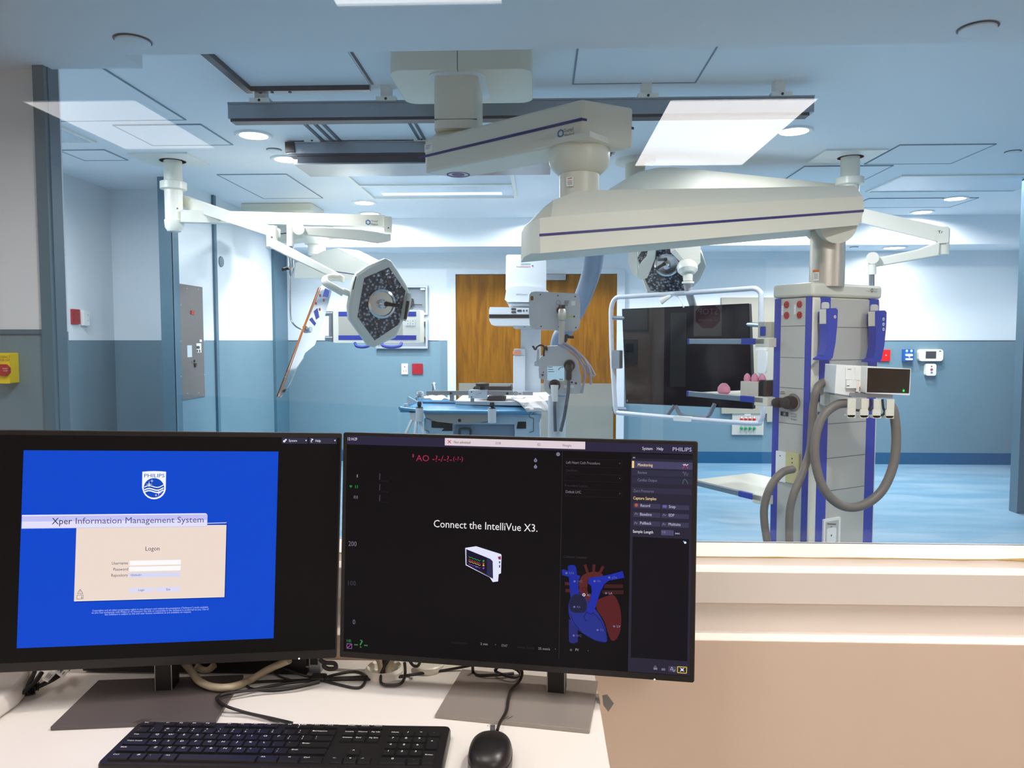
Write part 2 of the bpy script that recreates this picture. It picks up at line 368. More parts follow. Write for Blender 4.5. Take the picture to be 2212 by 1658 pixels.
# ---------------------------------------------------------------- double door in the back wall
M_wood = mat('oak_veneer', (120, 74, 16), 0.5, var=0.1, scale=3)
nt = M_wood.node_tree; b_ = nt.nodes['Principled BSDF']; tc = nt.nodes.new('ShaderNodeTexCoord'); mp = nt.nodes.new('ShaderNodeMapping')
mp.inputs['Scale'].default_value = (9, 9, 0.9); n1 = nt.nodes.new('ShaderNodeTexNoise'); n1.inputs['Scale'].default_value = 2.2; n1.inputs['Detail'].default_value = 8; n1.inputs['Distortion'].default_value = 1.1
cr = nt.nodes.new('ShaderNodeValToRGB'); cr.color_ramp.elements[0].position = 0.35; cr.color_ramp.elements[1].position = 0.65
cr.color_ramp.elements[0].color = lin((98, 60, 2)); cr.color_ramp.elements[1].color = lin((128, 84, 10))
nt.links.new(tc.outputs['Object'], mp.inputs[0]); nt.links.new(mp.outputs[0], n1.inputs['Vector']); nt.links.new(n1.outputs['Fac'], cr.inputs[0]); nt.links.new(cr.outputs[0], b_.inputs['Base Color']); b_.inputs['Specular IOR Level'].default_value = .15
M_frame = mat('pale_door_frame', (196, 206, 214), 0.4)
M_kick = mat('steel_kick_plate', (172, 170, 160), 0.32, 0.7, var=0.1, scale=4)
D = BY-0.03; fl = face(D)
x0, x1 = P(985, 700, D).x, P(1332, 700, D).x; zt = P(1150, 592, D).z; xm = (x0+x1)/2
m = MB(); fw = 0.085
m.box(x0-fw*1.1, x0, D-0.03, BY, 0, zt+fw*0.6); m.box(x1, x1+fw*1.0, D-0.03, BY, 0, zt+fw*0.6); m.box(x0, x1, D-0.03, BY, zt, zt+fw*0.6)
struct(m, 'door_frame', M_frame, smooth=0)
zk = P(1050, 827, D).z
for i, (a, b) in enumerate(((x0, xm-0.003), (xm+0.003, x1))):
    dr = MB().box(a+.004, b, D-0.01, BY, 0.01, zt-0.004).build('door_%d' % (i+1), M_wood, kind='structure', smooth=0)
    MB().box(a+.03, b-.03, D-0.013, D-0.01, 0.03, zk).build('kick_plate', M_kick, dr, smooth=0)
    if i: MB().box(P(1180, 600, D).x, P(1222, 600, D).x, D-0.07, D-0.01, P(1200, 606, D).z, zt-0.005).build('door_closer', M_alu, dr, smooth=0, bevel=0.004)
# ---------------------------------------------------------------- window wall between the rooms
Y0 = 1.215
def zat(py, y): return P(1850, py, y).z
za = zat(1388, Y0); y1 = Z(1850, 1369, za).y; y2 = y1; zb = zat(1299, y2); y3 = y2-0.012; zc = zat(1238, y3)
y4 = Z(1850, 1226, zc).y; zd = zat(1206, y4); y5 = Z(1850, 1176, zd).y
prof = [(Y0, 0.0), (Y0, za), (y1, za+0.001), (y2, zb), (y3, zb-0.002), (y3, zc), (y4, zc+0.001), (y4, zd), (y5, zd+0.001), (y5+0.016, zd), (y5+0.016, 0.0)]
GY = y5
WX0, WX1 = -2.2, 2.6
m = MB(); m.prism([(WX0-1, y, z) for y, z in [(Y0, 0), (Y0, za), (y5+.016, za), (y5+.016, 0)]], (WX1-WX0+2, 0, 0))
m.box(WX0-1, WX0, Y0, GY+0.06, za, 2.7); m.box(WX1, WX1+1, Y0, GY+0.06, za, 2.7); m.box(WX0, WX1, Y0+.03, GY+0.06, 2.30, 2.7)
struct(m, 'wall_window', M_beige, smooth=0)
m = MB(); q = prof[1:-1]; q = [(y, z+0.0005) for y, z in q]; q[-1] = (y5+.016, zd); q.append((y5+.016, za+.0004)); q[0] = (Y0, za+.0004)
m.prism([(WX0, y, z) for y, z in q], (WX1-WX0, 0, 0)); struct(m, 'trim_17', M_sill, smooth=0, bevel=0.0012)
m = MB(); rr_ = random.Random(3)
pts = [V((WX0+0.05+i*(WX1-WX0-.1)/90, y4+0.0005, zd+rr_.uniform(-.0006, .0008))) for i in range(91)]
m.tube(pts, [rr_.uniform(0.0008, 0.0016) if abs(p.x-0.86) > 0.06 else 0.003 for p in pts], 6); struct(m, 'trim_18', M_caulk)
gl = MB().box(WX0, WX1, GY, GY+0.01, zd, 2.30).build('window_1', glassmat('window_glass', (0.985, 0.99, 0.99), 1.0, 1.5), kind='structure', smooth=0)
m = MB(); m.box(WX0, WX1, GY-.01, GY, 2.27, 2.30); m.box(WX0, WX0+.03, GY-.01, GY, zd, 2.3); m.box(WX1-.03, WX1, GY-.01, GY, zd, 2.3)
m.build('window_frame', M_sill, gl, smooth=0)
# ---------------------------------------------------------------- control room behind the camera (seen in the glass)
struct(MB().box(-3.6, 3.6, -4.1, Y0, -0.1, 0.0), 'floor', mat('control_floor', (170, 168, 162), 0.5), smooth=0)
struct(MB().box(-3.6, 3.6, -4.1, 1.2, 2.66, 2.76), 'ceiling', M_ctrlceil, smooth=0)
struct(MB().box(-3.7, -3.6, -4.1, Y0, 0, 2.66), 'wall_control_left', M_beige, smooth=0)
struct(MB().box(3.6, 3.7, -4.1, Y0, 0, 2.66), 'wall_control_right', M_beige, smooth=0)
struct(MB().box(-3.6, 3.6, -4.2, -4.1, 0, 2.66), 'wall_control_rear', M_beige, smooth=0)
M_dkwood = mat('dark_wood_door', (110, 58, 34), 0.45, var=0.12, scale=4)
dd = MB().box(1.13, 2.03, -4.1, -4.05, 0, 2.1).build('door_3', M_dkwood, kind='structure', smooth=0)
MB().box(1.19, 1.33, -4.05, -4.045, 0.95, 1.62).build('push_plate', M_kick, dd, smooth=0)
m = MB(); m.box(1.03, 1.13, -4.1, -4.03, 0, 2.2); m.box(2.03, 2.13, -4.1, -4.03, 0, 2.2); m.box(1.03, 2.13, -4.1, -4.03, 2.1, 2.2)
struct(m, 'door_frame', M_sill, smooth=0)
rp = PL((1.52, -4.04, 1.57), (0, 1, 0))
sg = MB(); c0 = V((1.52, -4.043, 1.57)); sw, sh = .125, .16
sg.prism([c0+V((a*sw, 0, b*sh)) for a, b in ((-1, -1), (1, -1), (1, 1), (-1, 1))], (0, 0.002, 0), 0)
sg.prism([c0+V((math.cos(math.radians(22.5+45*i))*.118, .003, math.sin(math.radians(22.5+45*i))*.118+.02)) for i in range(8)], (0, 0.001, 0), 1)
def wtext(mb, st, o, r, u, size, m, center=True):
    vs, fs = textmesh(st); a = min(v[0] for v in vs); b = max(v[0] for v in vs); c = (a+b)/2 if center else a
    mb.add([V(o)+V(r)*((v[0]-c)*size)+V(u)*(v[1]*size) for v in vs], fs, m); return mb
wtext(sg, 'STOP', c0+V((0, .0046, .035)), (-1, 0, 0), (0, 0, 1), .075, 0); wtext(sg, 'DO NOT ENTER', c0+V((0, .0046, -.025)), (-1, 0, 0), (0, 0, 1), .024, 0)
tag(sg.build('stop_sign', [mat('paper_white', (238, 236, 232), 0.6), mat('sign_red', (176, 24, 40), 0.5)], smooth=0), 'red octagon STOP sign on the wooden control room door', 'sign')
m = MB(); m.box(.72, 1.0, -4.1, -4.07, 1.45, 1.72, 0); m.box(.74, .98, -4.07, -4.065, 1.47, 1.70, 1)
tag(m.build('picture_frame', [mat('black_frame', (24, 22, 22), .4), mat('paper_grey', (150, 150, 146), .6)], smooth=0), 'black framed notice on the rear wall beside the door', 'picture')
m = MB(); m.box(.76, .9, -4.1, -4.06, 1.15, 1.38, 0); m.box(.79, .86, -4.06, -4.055, 1.26, 1.34, 1)
tag(m.build('wall_controller', [mat('paper_grey', (150, 150, 146), .6), mat('black_frame', (24, 22, 22), .4)], smooth=0), 'grey wall controller with a dark screen beside the door', 'switch')
# control-room ceiling panels
M_fl = mat('fluorescent_lens', (255, 246, 240), 0.4, emit=4.0, var=0)
def cpan(x0, x1, y0, y1, label, e, pw, mt=None):
    t = thing('fluorescent_panel', label, 'ceiling light', ((x0+x1)/2, (y0+y1)/2, 2.66))
    m = MB()
    for a in ((x0-.02, x1+.02, y0-.02, y0), (x0-.02, x1+.02, y1, y1+.02), (x0-.02, x0, y0, y1), (x1, x1+.02, y0, y1)): m.box(*a, 2.648, 2.66)
    m.build('frame', M_whitem, t, smooth=0)
    MB().box(x0, x1, y0, y1, 2.652, 2.659).build('lens', glow('lens_%d' % int(e*10), (255, 249, 246), e), t, smooth=0)
GM = 2*(GY+0.005)
def mir(px, py): p = Z(px, py, 2.65); return p.x, GM-p.y
a = mir(49, 219); b = mir(483, 320); a2 = mir(293, 217)
cpan(a[0], a2[0], b[1], a[1], 'fluorescent ceiling panel mirrored at the upper left of the window', 4.0, 22)
a = mir(1440, 217); b = mir(1400, 358)
cpan(a[0]+.02, a[0]+.80, b[1], a[1], 'bright ceiling panel mirrored right of the near boom arm', 11.5, 30)
a = mir(728, 12)
cpan(a[0], zx(1085, 12, 2.65), a[1], a[1]+.9, 'ceiling panel mirrored at the top edge of the window', 9.0, 20)
cpan(.9, 1.5, .05, .95, 'added unseen ceiling panel above the right end of the desk', 11.0, 20)  # this panel and the next are added out of view to light the desk
cpan(-2.3, -1.7, .05, .95, 'added unseen ceiling panel above the left end of the desk', 8.0, 20)

downlight_x, downlight_y = .75, 1.10
t = thing('control_downlight', 'round recessed downlight over the desk close to the window wall', 'ceiling light', (downlight_x, downlight_y, 2.66))
m = MB(); m.lathe((downlight_x, downlight_y, 2.648), (0, 0, 1), [(.05, .004), (.066, 0), (.07, .012), (.05, .012), (.05, .004)], 28, 0, False); m.build('trim_ring', M_dltrim, t)
MB().cyl((downlight_x, downlight_y, 2.654), (downlight_x, downlight_y, 2.659), .05, seg=24).build('lens', M_dl, t)
sl = bpy.data.lights.new('spot_lamp', 'SPOT'); sl.energy = 75; sl.color = (1, .93, .84); sl.spot_size = math.radians(125); sl.spot_blend = .6; sl.shadow_soft_size = .03
so = bpy.data.objects.new('spot_lamp', sl); COL.objects.link(so); so.location = (downlight_x, downlight_y, 2.63)
# ================================================================ desk and the two monitors
DZ = 0.832
M_desk = mat('white_laminate', (228, 223, 218), 0.35, var=0.02, scale=3)
M_black = mat('black_plastic', (20, 18, 19), 0.42, var=0.1)
M_satin = mat('satin_black_plastic', (30, 28, 29), 0.36, var=0.08)
M_edge = mat('dark_aluminium_edge', (92, 88, 88), 0.3, 0.8)
dxr = Z(1302, 1560, DZ).x
m = MB(); m.box(-1.6, dxr, 0.35, Y0-0.004, DZ-0.03, DZ, 0)
t = thing('desk', 'white laminate worktop carrying both monitors against the window wall', 'desk', (-0.75, 0.8, 0))
m.build('worktop', M_desk, t, smooth=0, bevel=0.002)
MB().box(dxr-0.05, dxr-0.02, 0.37, Y0-0.03, 0, DZ-0.03).build('side_panel', M_desk, t, smooth=0)
MB().box(-1.6, dxr-0.05, Y0-.08, Y0-.06, 0.2, DZ-0.03).build('back_panel', M_desk, t, smooth=0)

class Scr:
    def __init__(s): s.mb = MB(); s.mats = []; s.keys = {}; s.layer = 0
    def c(s, col, e=1.0):
        k = (tuple(col), e)
        if k not in s.keys: s.keys[k] = len(s.mats); s.mats.append(glow('px_%02x%02x%02x_%d' % (*col, int(e*10)), col, e))
        return s.keys[k]
def rectframe(cx, cy, cz, ya, ti, ro):
    a, t_, r = map(math.radians, (ya, ti, ro))
    R = V((math.cos(a), -math.sin(a), 0)); B = V((math.sin(a), math.cos(a), 0)); U = V((0, 0, 1))*math.cos(t_)+B*math.sin(t_)
    R, U = R*math.cos(r)+U*math.sin(r), U*math.cos(r)-R*math.sin(r)
    return PL((cx, cy, cz), R.cross(U), R), R, U
def monitor(c, ya, ti, ro, w, h, label, basecol, base, post, led):
    pl, R, U = rectframe(*c, ya, ti, ro); n = pl.n; c = V(c)
    root = thing('monitor', label, 'monitor', (base[0][0], base[0][1], DZ))
    q = MB.rr(w, h, 0.003, 3); a = c-R*w/2-U*h/2
    hs = MB(); hs.prism([a+R*u+U*v-n*0.001 for u, v in q], -n*0.007, 0)
    hs.loft([[c+R*(sx*w*.48)+U*(sy*h*.47)-n*0.008 for sx, sy in ((-1, -1), (1, -1), (1, 1), (-1, 1))], [c+R*(sx*w*.44)+U*(sy*h*.42)-n*0.022 for sx, sy in ((-1, -1), (1, -1), (1, 1), (-1, 1))], [c+R*(sx*w*.2)+U*(sy*h*.25)-n*0.04 for sx, sy in ((-1, -1), (1, -1), (1, 1), (-1, 1))]], 0)
    hs.build('housing', M_edge, root, smooth=30)
    bz = MB(); bz.prism([a+R*u+U*v for u, v in MB.rr(w-.0012, h-.0012, 0.002, 3)], -n*0.004)
    bz.build('bezel', M_black, root, smooth=0)
    # stand
    bx, by = base[0]; br = math.radians(base[1]); bw, bd = base[2:4]
    M = Matrix.Translation((bx, by, DZ)) @ Matrix.Rotation(-br, 4, 'Z')
    MB().box(-bw/2, bw/2, -bd/2, bd/2, 0, 0.006, 0, M).build('base_plate', mat('base_'+basecol[0], basecol[1], 0.42, 0.35, var=0.04), root, smooth=0, bevel=0.001)
    px, py, ph, pw, pd = post
    M = Matrix.Translation((px, py, DZ)) @ Matrix.Rotation(-br, 4, 'Z')
    s_ = MB(); s_.box(-pw/2, pw/2, -pd/2, pd/2, 0.006, ph, 0, M); s_.box(-pw/2, -pw/2+.0012, -pd/2-.0005, -pd/2, 0.006, ph, 1, M); s_.box(pw/2-.0012, pw/2, -pd/2-.0005, -pd/2, 0.006, ph, 1, M)
    cc = c-n*0.03; hp = V((px, py+.004, DZ+ph-.012))
    s_.cyl(hp, cc, 0.011, 0.011, 16); s_.cyl(hp-R*.02, hp+R*.02, 0.013, 0.013, 16)
    s_.build('stand_post', [M_black, mat('worn_chrome', (180, 176, 170), .3, .8)], root, smooth=30)
    l = MB(); l.disc(pl, led[0], led[1], 1.7, 0, 0.0006, 0.0004, 8); l.build('power_light', glow('led_white', (255, 255, 255), 2.0), root)
    return root, pl
PR = dict(c=(-0.0389, 1.0852, 1.0545), ya=6.42, ti=3.6, ro=-0.38, w=.533, h=.346)
PLf = dict(c=(-0.577, 1.0613, 1.0628), ya=-12.68, ti=4.65, ro=-1.88, w=.5495, h=.346)
rootR, pR = monitor(label='right monitor, dark screen with a white connect message and a heart diagram', basecol=('grey', (152, 144, 138)),
    base=((-0.027, 1.079), 9.0, .22, .149), post=(0.028, 1.104, .115, .0275, .022), led=(1414, 1467), **PR)
rootL, pL = monitor(label='left monitor showing the bright blue logon screen with the beige dialog', basecol=('dark', (98, 90, 90)),  # base plate colour darkened to paint in the monitor's shadow
    base=((-0.572, 1.053), -7.0, .222, .142), post=(P(359, 1490, 1.09).x, 1.094, .115, .0255, .03), led=(646, 1422), **PLf)
# ---------------- left screen
S = Scr(); b = S.mb; k = 2.9493
def X(z): return z/k
def Yy(z): return 920+z/k
pl = pL; o = 0.0004; e = 0.00015
b.rect(pl, -80, 938, 724, 1402, S.c((17, 13, 16), .5), o)
b.rect(pl, 51, 972, 591, 1378, S.c((0, 70, 205)), o+e)
b.rect(pl, X(1796), Yy(72), X(1960), Yy(112), S.c((48, 44, 66)), o+e); b.rect(pl, X(1970), Yy(74), X(2145), Yy(113), S.c((48, 44, 66)), o+e)
wht = S.c((235, 232, 245)); b.text(pl, 'System', X(1840), Yy(99), X(1892), 5, wht, o+2*e); b.text(pl, 'Help', X(2010), Yy(100), X(2043), 5, wht, o+2*e)
b.text(pl, '?', X(1978), Yy(103), X(1996), 8, wht, o+2*e); b.disc(pl, X(1811), Yy(96), 2.6, wht, o+2*e, seg=8); b.disc(pl, X(1821), Yy(87), 2.0, wht, o+2*e, seg=8)
for z in (1950, 2134): b.poly(pl, [(X(z-6), Yy(88)), (X(z+6), Yy(88)), (X(z), Yy(97))], wht, o+2*e)
# shield
sh = [(907, 289)]+[(1058, 290)]+[(1057, 395)]
sh = [(907, 290), (945, 287), (982, 286), (1020, 287), (1058, 290), (1056, 392)]+[(982+75*math.cos(a), 392+74*math.sin(a)) for a in [math.radians(t_) for t_ in range(10, 171, 16)]]+[(905, 392)]
b.poly(pl, [(X(x), Yy(y)) for x, y in sh], S.c((245, 248, 255)), o+2*e)
blu = S.c((10, 72, 190)); b.text(pl, 'PHILIPS', X(919), Yy(326), X(1048), 7.6, blu, o+3*e)
cx_, cy0, rr0 = 981, 393, 65
b.poly(pl, [(X(cx_+rr0*math.cos(a)), Yy(cy0+rr0*0.96*math.sin(a))) for a in [math.radians(t_) for t_ in range(0, 360, 12)]], blu, o+3*e)
wv = S.c((245, 248, 255))
for dy in (-8, 10, 24):
    pts = [(X(cx_-rr0+4+i*(2*rr0-8)/16), Yy(cy0+dy+9*math.sin(math.pi+i*2*math.pi/16+.3)-i*.9+6)) for i in range(17)]
    b.line(pl, pts, 2.6 if dy != -8 else 2.0, wv, o+4*e)
for sx, sy, r in ((950, 370, 22), (968, 349, 13), (1011, 425, 22), (994, 440, 11)):
    pts = []
    for i in range(8):
        a = math.radians(45*i); q = r if i % 2 == 0 else r*.16; pts.append((X(sx+q*math.cos(a)), Yy(sy+q*math.sin(a))))
    b.poly(pl, pts, wv, o+4*e)
# dialog and banner
b.poly(pl, [(X(480), Yy(1121)), (X(1436), Yy(1093)), (X(1449), Yy(622)), (X(1300), Yy(640))], S.c((0, 42, 140)), o+1.5*e)
b.rect(pl, X(487), Yy(640), X(1430), Yy(1087), S.c((236, 219, 206)), o+2*e)
b.line(pl, [(X(473), Yy(1114)), (X(1429), Yy(1087))], 1.0, S.c((255, 246, 236)), o+2.5*e); b.line(pl, [(X(1300), Yy(619)), (X(1443), Yy(615))], 1.2, S.c((255, 246, 236)), o+2.5*e)
b.poly(pl, [(X(140), Yy(565)), (X(1308), Yy(554)), (X(1318), Yy(558)), (X(1322), Yy(568)), (X(1321), Yy(630)), (X(1312), Yy(640)), (X(137), Yy(653))], S.c((196, 194, 244)), o+3*e)
b.poly(pl, [(X(140), Yy(608)), (X(1318), Yy(597)), (X(1318), Yy(630)), (X(1310), Yy(637)), (X(138), Yy(650))], S.c((226, 224, 250)), o+4*e)
b.poly(pl, [(X(140), Yy(567)), (X(1306), Yy(556)), (X(1316), Yy(561)), (X(139), Yy(573))], S.c((240, 240, 255)), o+4*e)
b.text(pl, 'Xper', X(330), Yy(625), X(458), 13.5, S.c((32, 30, 74)), o+5*e); b.text(pl, 'Information Management System', X(482), Yy(622), X(1297), 13, S.c((84, 82, 142)), o+5*e)
dk = S.c((66, 50, 104))
b.text(pl, 'Logon', X(927), Yy(793), X(1016), 9, dk, o+3*e)
for st, x0_, x1_, yb in (('Username', 712, 815, 882), ('Password', 722, 815, 921), ('Repository', 709, 814, 959)): b.text(pl, st, X(x0_), Yy(yb), X(x1_), 6.2, dk, o+3*e)
b.rect(pl, X(826), Yy(857), X(1152), Yy(880), S.c((252, 250, 252)), o+3*e); b.rect(pl, X(824), Yy(896), X(1150), Yy(918), S.c((252, 250, 252)), o+3*e)
b.rect(pl, X(824), Yy(935), X(1148), Yy(957), S.c((214, 216, 246)), o+3*e); b.text(pl, '<Default>', X(830), Yy(955), X(902), 4.3, S.c((60, 60, 110)), o+4*e)
b.rect(pl, X(822), Yy(1032), X(978), Yy(1056), S.c((220, 220, 248)), o+3*e); b.rect(pl, X(994), Yy(1026), X(1146), Yy(1051), S.c((220, 220, 248)), o+3*e)
b.text(pl, 'Login', X(881), Yy(1050), X(920), 4.6, dk, o+4*e); b.text(pl, 'Exit', X(1060), Yy(1046), X(1085), 4.6, dk, o+4*e)
b.line(pl, [(X(493), Yy(1066)), (X(511), Yy(1039)), (X(528), Yy(1065)), (X(493), Yy(1066))], .8, dk, o+3*e); b.text(pl, '!', X(509), Yy(1062), X(512), 5, dk, o+3*e)
b.line(pl, [(X(490), Yy(1077)), (X(530), Yy(1074)), (X(530), Yy(1099)), (X(490), Yy(1102)), (X(490), Yy(1077))], .7, dk, o+3*e); b.text(pl, 'i', X(518), Yy(1097), X(523), 6, dk, o+3*e)
lt = S.c((186, 206, 250))
for st, a_, b2, yb in (('Copyrights and all other proprietary rights in any software and related documentation ("Software") made available', 588, 1326, 1180),
                     ('to you rest exclusively with Philips or its licensors. No title or ownership in the Software is conferred to you. Use of', 584, 1329, 1194),
                     ('the Software is subject to the end user license conditions as are available on request.', 667, 1218, 1205)):
    b.text(pl, st, X(a_), Yy(yb), X(b2), 3.6, lt, o+2*e)
S.mb.build('screen', S.mats, rootL, smooth=0, fix=False)
# ---------------- right screen
S = Scr(); b = S.mb; pl = pR
def A(x, y): return (730+x/5.5275, 920+y/5.5275)     # upper left close view
def Bq(x, y): return (1130+x/5.5275, 920+y/5.5275)    # upper right
def Cq(x, y): return (730+x/5.025, 1150+y/5.025)      # lower left
def H(x, y): return (1130+x/5.025, 1150+y/5.025)      # lower right
def T(st, f, x0_, yb, x1_, cap, col, lv=4):
    p = f(x0_, yb); b.text(pl, st, p[0], p[1], f(x1_, yb)[0], cap, S.c(col), o+lv*e)
def Rr(f, x0_, y0_, x1_, y1_, col, lv=2): p, q = f(x0_, y0_), f(x1_, y1_); b.rect(pl, p[0], p[1], q[0], q[1], S.c(col), o+lv*e)
b.rect(pl, 749.5, 940, 1489.5, 1460, S.c((15, 11, 18), .6), o)
b.rect(pl, 749.5, 940, 1497, 980.5, S.c((42, 38, 62)), o+e)
b.rect(pl, 961, 945.5, 1264, 970, S.c((222, 206, 214)), o+2*e)
T('12:14:29', A, 118, 168, 228, 6, (232, 228, 240)); T('Not admitted', A, 1385, 205, 1580, 5.5, (40, 30, 44)); T('DOB', A, 1883, 217, 1945, 5.2, (110, 96, 110))
T('ID', Bq, 170, 234, 207, 5.2, (110, 96, 110)); T('Weight', Bq, 467, 243, 577, 5.2, (110, 96, 110))
b.line(pl, [A(1312, 167), A(1350, 205)], 1.3, S.c((200, 40, 90)), o+3*e); b.line(pl, [A(1350, 167), A(1312, 205)], 1.3, S.c((200, 40, 90)), o+3*e)
cr_ = (164, 40, 76)
T('AO -?-/-?-', A, 933, 415, 1360, 13, cr_); T('1', A, 890, 372, 905, 7, cr_); T('(-?-)', A, 1375, 410, 1493, 9, cr_)
g1 = (120, 116, 134); gd = (54, 50, 62); grn = (24, 130, 44)
T('I', A, 224, 612, 238, 6.5, g1); T('II', A, 205, 740, 237, 6.5, grn); T('III', A, 190, 864, 235, 6.5, g1)
for p_ in ((146, 714), (161, 714)): b.disc(pl, *A(*p_), 1.7, S.c(grn), o+2*e, seg=8)
b.poly(pl, [A(138, 718), A(169, 718), A(153, 737)], S.c(grn), o+2*e)
for y_ in ((565, 640), (692, 768), (820, 896)):
    b.line(pl, [A(500, y_[0]), A(498, y_[1])], 2, S.c((62, 60, 76)), o+2*e); T('1.00 mV', A, 516, y_[1]+22, 600, 3.4, (44, 40, 50))
T('200', A, 125, 1428, 222, 10, g1); T('100', Cq, 110, 570, 195, 10, (64, 60, 76)); T('0', Cq, 160, 992, 187, 10, g1)
p_ = A(1143, 1205); b.text(pl, 'Connect the IntelliVue X3.', p_[0], p_[1], Bq(172, 0)[0], 15.6, S.c((236, 232, 236)), o+4*e)
T('HR', Cq, 95, 1188, 147, 6.5, (52, 128, 62)); T('-?-', Cq, 177, 1242, 322, 17, (52, 128, 62))
b.line(pl, [Cq(97, 1204), Cq(150, 1207), Cq(149, 1257), Cq(97, 1253), Cq(97, 1204)], 1.2, S.c((150, 96, 160)), o+2*e)
b.line(pl, [Cq(103, 1248), Cq(145, 1212)], 1.2, S.c((150, 96, 160)), o+2*e)
T('View Duration', Cq, 1225, 1200, 1405, 4.8, (46, 42, 50)); T('2 min', Cq, 1547, 1217, 1625, 5, (150, 146, 156)); T('STAT', Cq, 1775, 1236, 1840, 5, (140, 136, 146))
T('Sweep Speed', Cq, 1945, 1250, 2130, 4.8, (46, 42, 50)); T('25 mm/s', H, 165, 1268, 292, 5.2, (150, 146, 156)); T('PV', H, 568, 1284, 605, 5.6, (160, 156, 166))
for f_, x_, y_ in ((Cq, 1710, 1215), (H, 350, 1262), (H, 706, 1280)): b.disc(pl, *f_(x_, y_), 1.0, S.c(g1), o+2*e, seg=6)
b.disc(pl, *H(520, 1272), 2.7, S.c((84, 80, 92)), o+2*e, seg=12)
b.line(pl, [Bq(470, 300), H(388, 1366)], .8, S.c((50, 46, 58)), o+2*e)
for p_ in (Bq(148, 410), Bq(148, 487)): b.disc(pl, *p_, 3.6, S.c((130, 126, 158)), o+2*e, seg=14); b.disc(pl, p_[0], p_[1]-4.2, 1.3, S.c((130, 126, 158)), o+2*e, seg=6)
T('1', Bq, 144, 421, 152, 4, (24, 20, 34), 5); T('2', Bq, 141, 498, 155, 4, (24, 20, 34), 5)
gc = Bq(418, 335); b.disc(pl, *gc, 3.2, S.c((136, 132, 160)), o+2*e, seg=14)
for i in range(8):
    a = math.radians(45*i); b.line(pl, [(gc[0]+2.5*math.cos(a), gc[1]+2.5*math.sin(a)), (gc[0]+4.4*math.cos(a), gc[1]+4.4*math.sin(a))], 1.5, S.c((136, 132, 160)), o+2.5*e)
b.disc(pl, *gc, 1.2, S.c((20, 16, 26)), o+3*e, seg=10)
fld = (34, 30, 40)
for y0_, y1_ in ((388, 490), (567, 660), (750, 842)):
    b.line(pl, [Bq(503, y0_), Bq(1178, y0_+18), Bq(1176, y1_+10), Bq(502, y1_-8), Bq(503, y0_)], .7, S.c(fld), o+2*e)
    b.poly(pl, [Bq(1147, y0_+52), Bq(1160, y0_+52), Bq(1153, y0_+64)], S.c(g1), o+2*e)
T('Left Heart Cath Procedure', Bq, 515, 447, 918, 5.8, (128, 124, 134)); T('Condition', Bq, 502, 540, 650, 5.2, gd); T('Procedure Layout', Bq, 500, 720, 770, 5.2, gd)
T('Default LHC', Bq, 510, 797, 692, 5.8, (128, 124, 134)); T('Catheter Location', H, 440, 270, 692, 5.2, gd)
# side column
b.rect(pl, 1363.6, 979, 1489.5, 1459, S.c((40, 37, 54)), o+2*e)
b.rect(pl, 1363.6, 979, 1496, 993, S.c((27, 24, 36)), o+2.5*e)
T('»', Bq, 1308, 382, 1340, 4, (200, 198, 214))
Rr(Bq, 1300, 414, 2022, 522, (68, 66, 98), 3); Rr(Bq, 1300, 414, 1325, 498, (238, 206, 140), 4)
Rr(Bq, 1300, 518, 2022, 612, (46, 45, 66), 3); Rr(Bq, 1299, 604, 2020, 704, (44, 43, 64), 3); Rr(Bq, 1298, 728, 2012, 822, (48, 46, 66), 3)
T('Monitoring', Bq, 1370, 477, 1547, 6.3, (252, 226, 176), 5); T('Review', Bq, 1370, 567, 1480, 5.8, (118, 118, 142), 5); T('Cardiac Output', Bq, 1367, 657, 1600, 5.8, (118, 118, 142), 5)
T('Zero Pressures', Bq, 1317, 785, 1560, 5.8, (112, 112, 134), 5); T('Capture Samples', Bq, 1315, 874, 1590, 6.2, (250, 220, 160), 5)
b.line(pl, [Bq(1905, 505), Bq(1922, 480), Bq(1938, 462), Bq(1955, 482), Bq(1972, 506)], 1.1, S.c((214, 60, 76)), o+5*e); b.line(pl, [Bq(1908, 455), Bq(1922, 468), Bq(1932, 452), Bq(1948, 470), Bq(1972, 455)], 1.3, S.c((230, 226, 236)), o+5*e)
b.line(pl, [Bq(1903, 560), Bq(1915, 540), Bq(1928, 590), Bq(1940, 545), Bq(1955, 595), Bq(1972, 560)], .8, S.c((104, 104, 120)), o+5*e)
b.line(pl, [Bq(1903, 688), Bq(1918, 640), Bq(1932, 632), Bq(1950, 650), Bq(1968, 688)], .9, S.c((90, 130, 96)), o+5*e)
for st, bx, tx, yb in (('Record', (1318, 918, 1638, 989), (1402, 1515), 962), ('Snap', (1655, 935, 1983, 1003), (1740, 1820), 975), ('Baseline', (1315, 1024, 1638, 1094), (1397, 1535), 1066), ('EDP', (1653, 1040, 1980, 1110), (1740, 1805), 1078),
                       ('Pullback', (1315, 1127, 1635, 1198), (1397, 1532), 1171), ('Multisite', (1650, 1143, 1978, 1215), (1737, 1880), 1185)):
    Rr(Bq, *bx, (58, 56, 82), 3); T(st, Bq, tx[0], yb, tx[1], 6.0, (196, 196, 220), 5)
b.disc(pl, *Bq(1352, 942), 3.8, S.c((176, 84, 70)), o+5*e, seg=14); Rr(Bq, 1668, 942, 1714, 974, (96, 98, 176), 5)
for x_, y_ in ((1332, 1040), (1668, 1055), (1325, 1150), (1662, 1165)):
    b.line(pl, [Bq(x_, y_+18), Bq(x_+14, y_-8), Bq(x_+26, y_+16), Bq(x_+40, y_+2)], .9, S.c((126, 126, 150)), o+5*e)
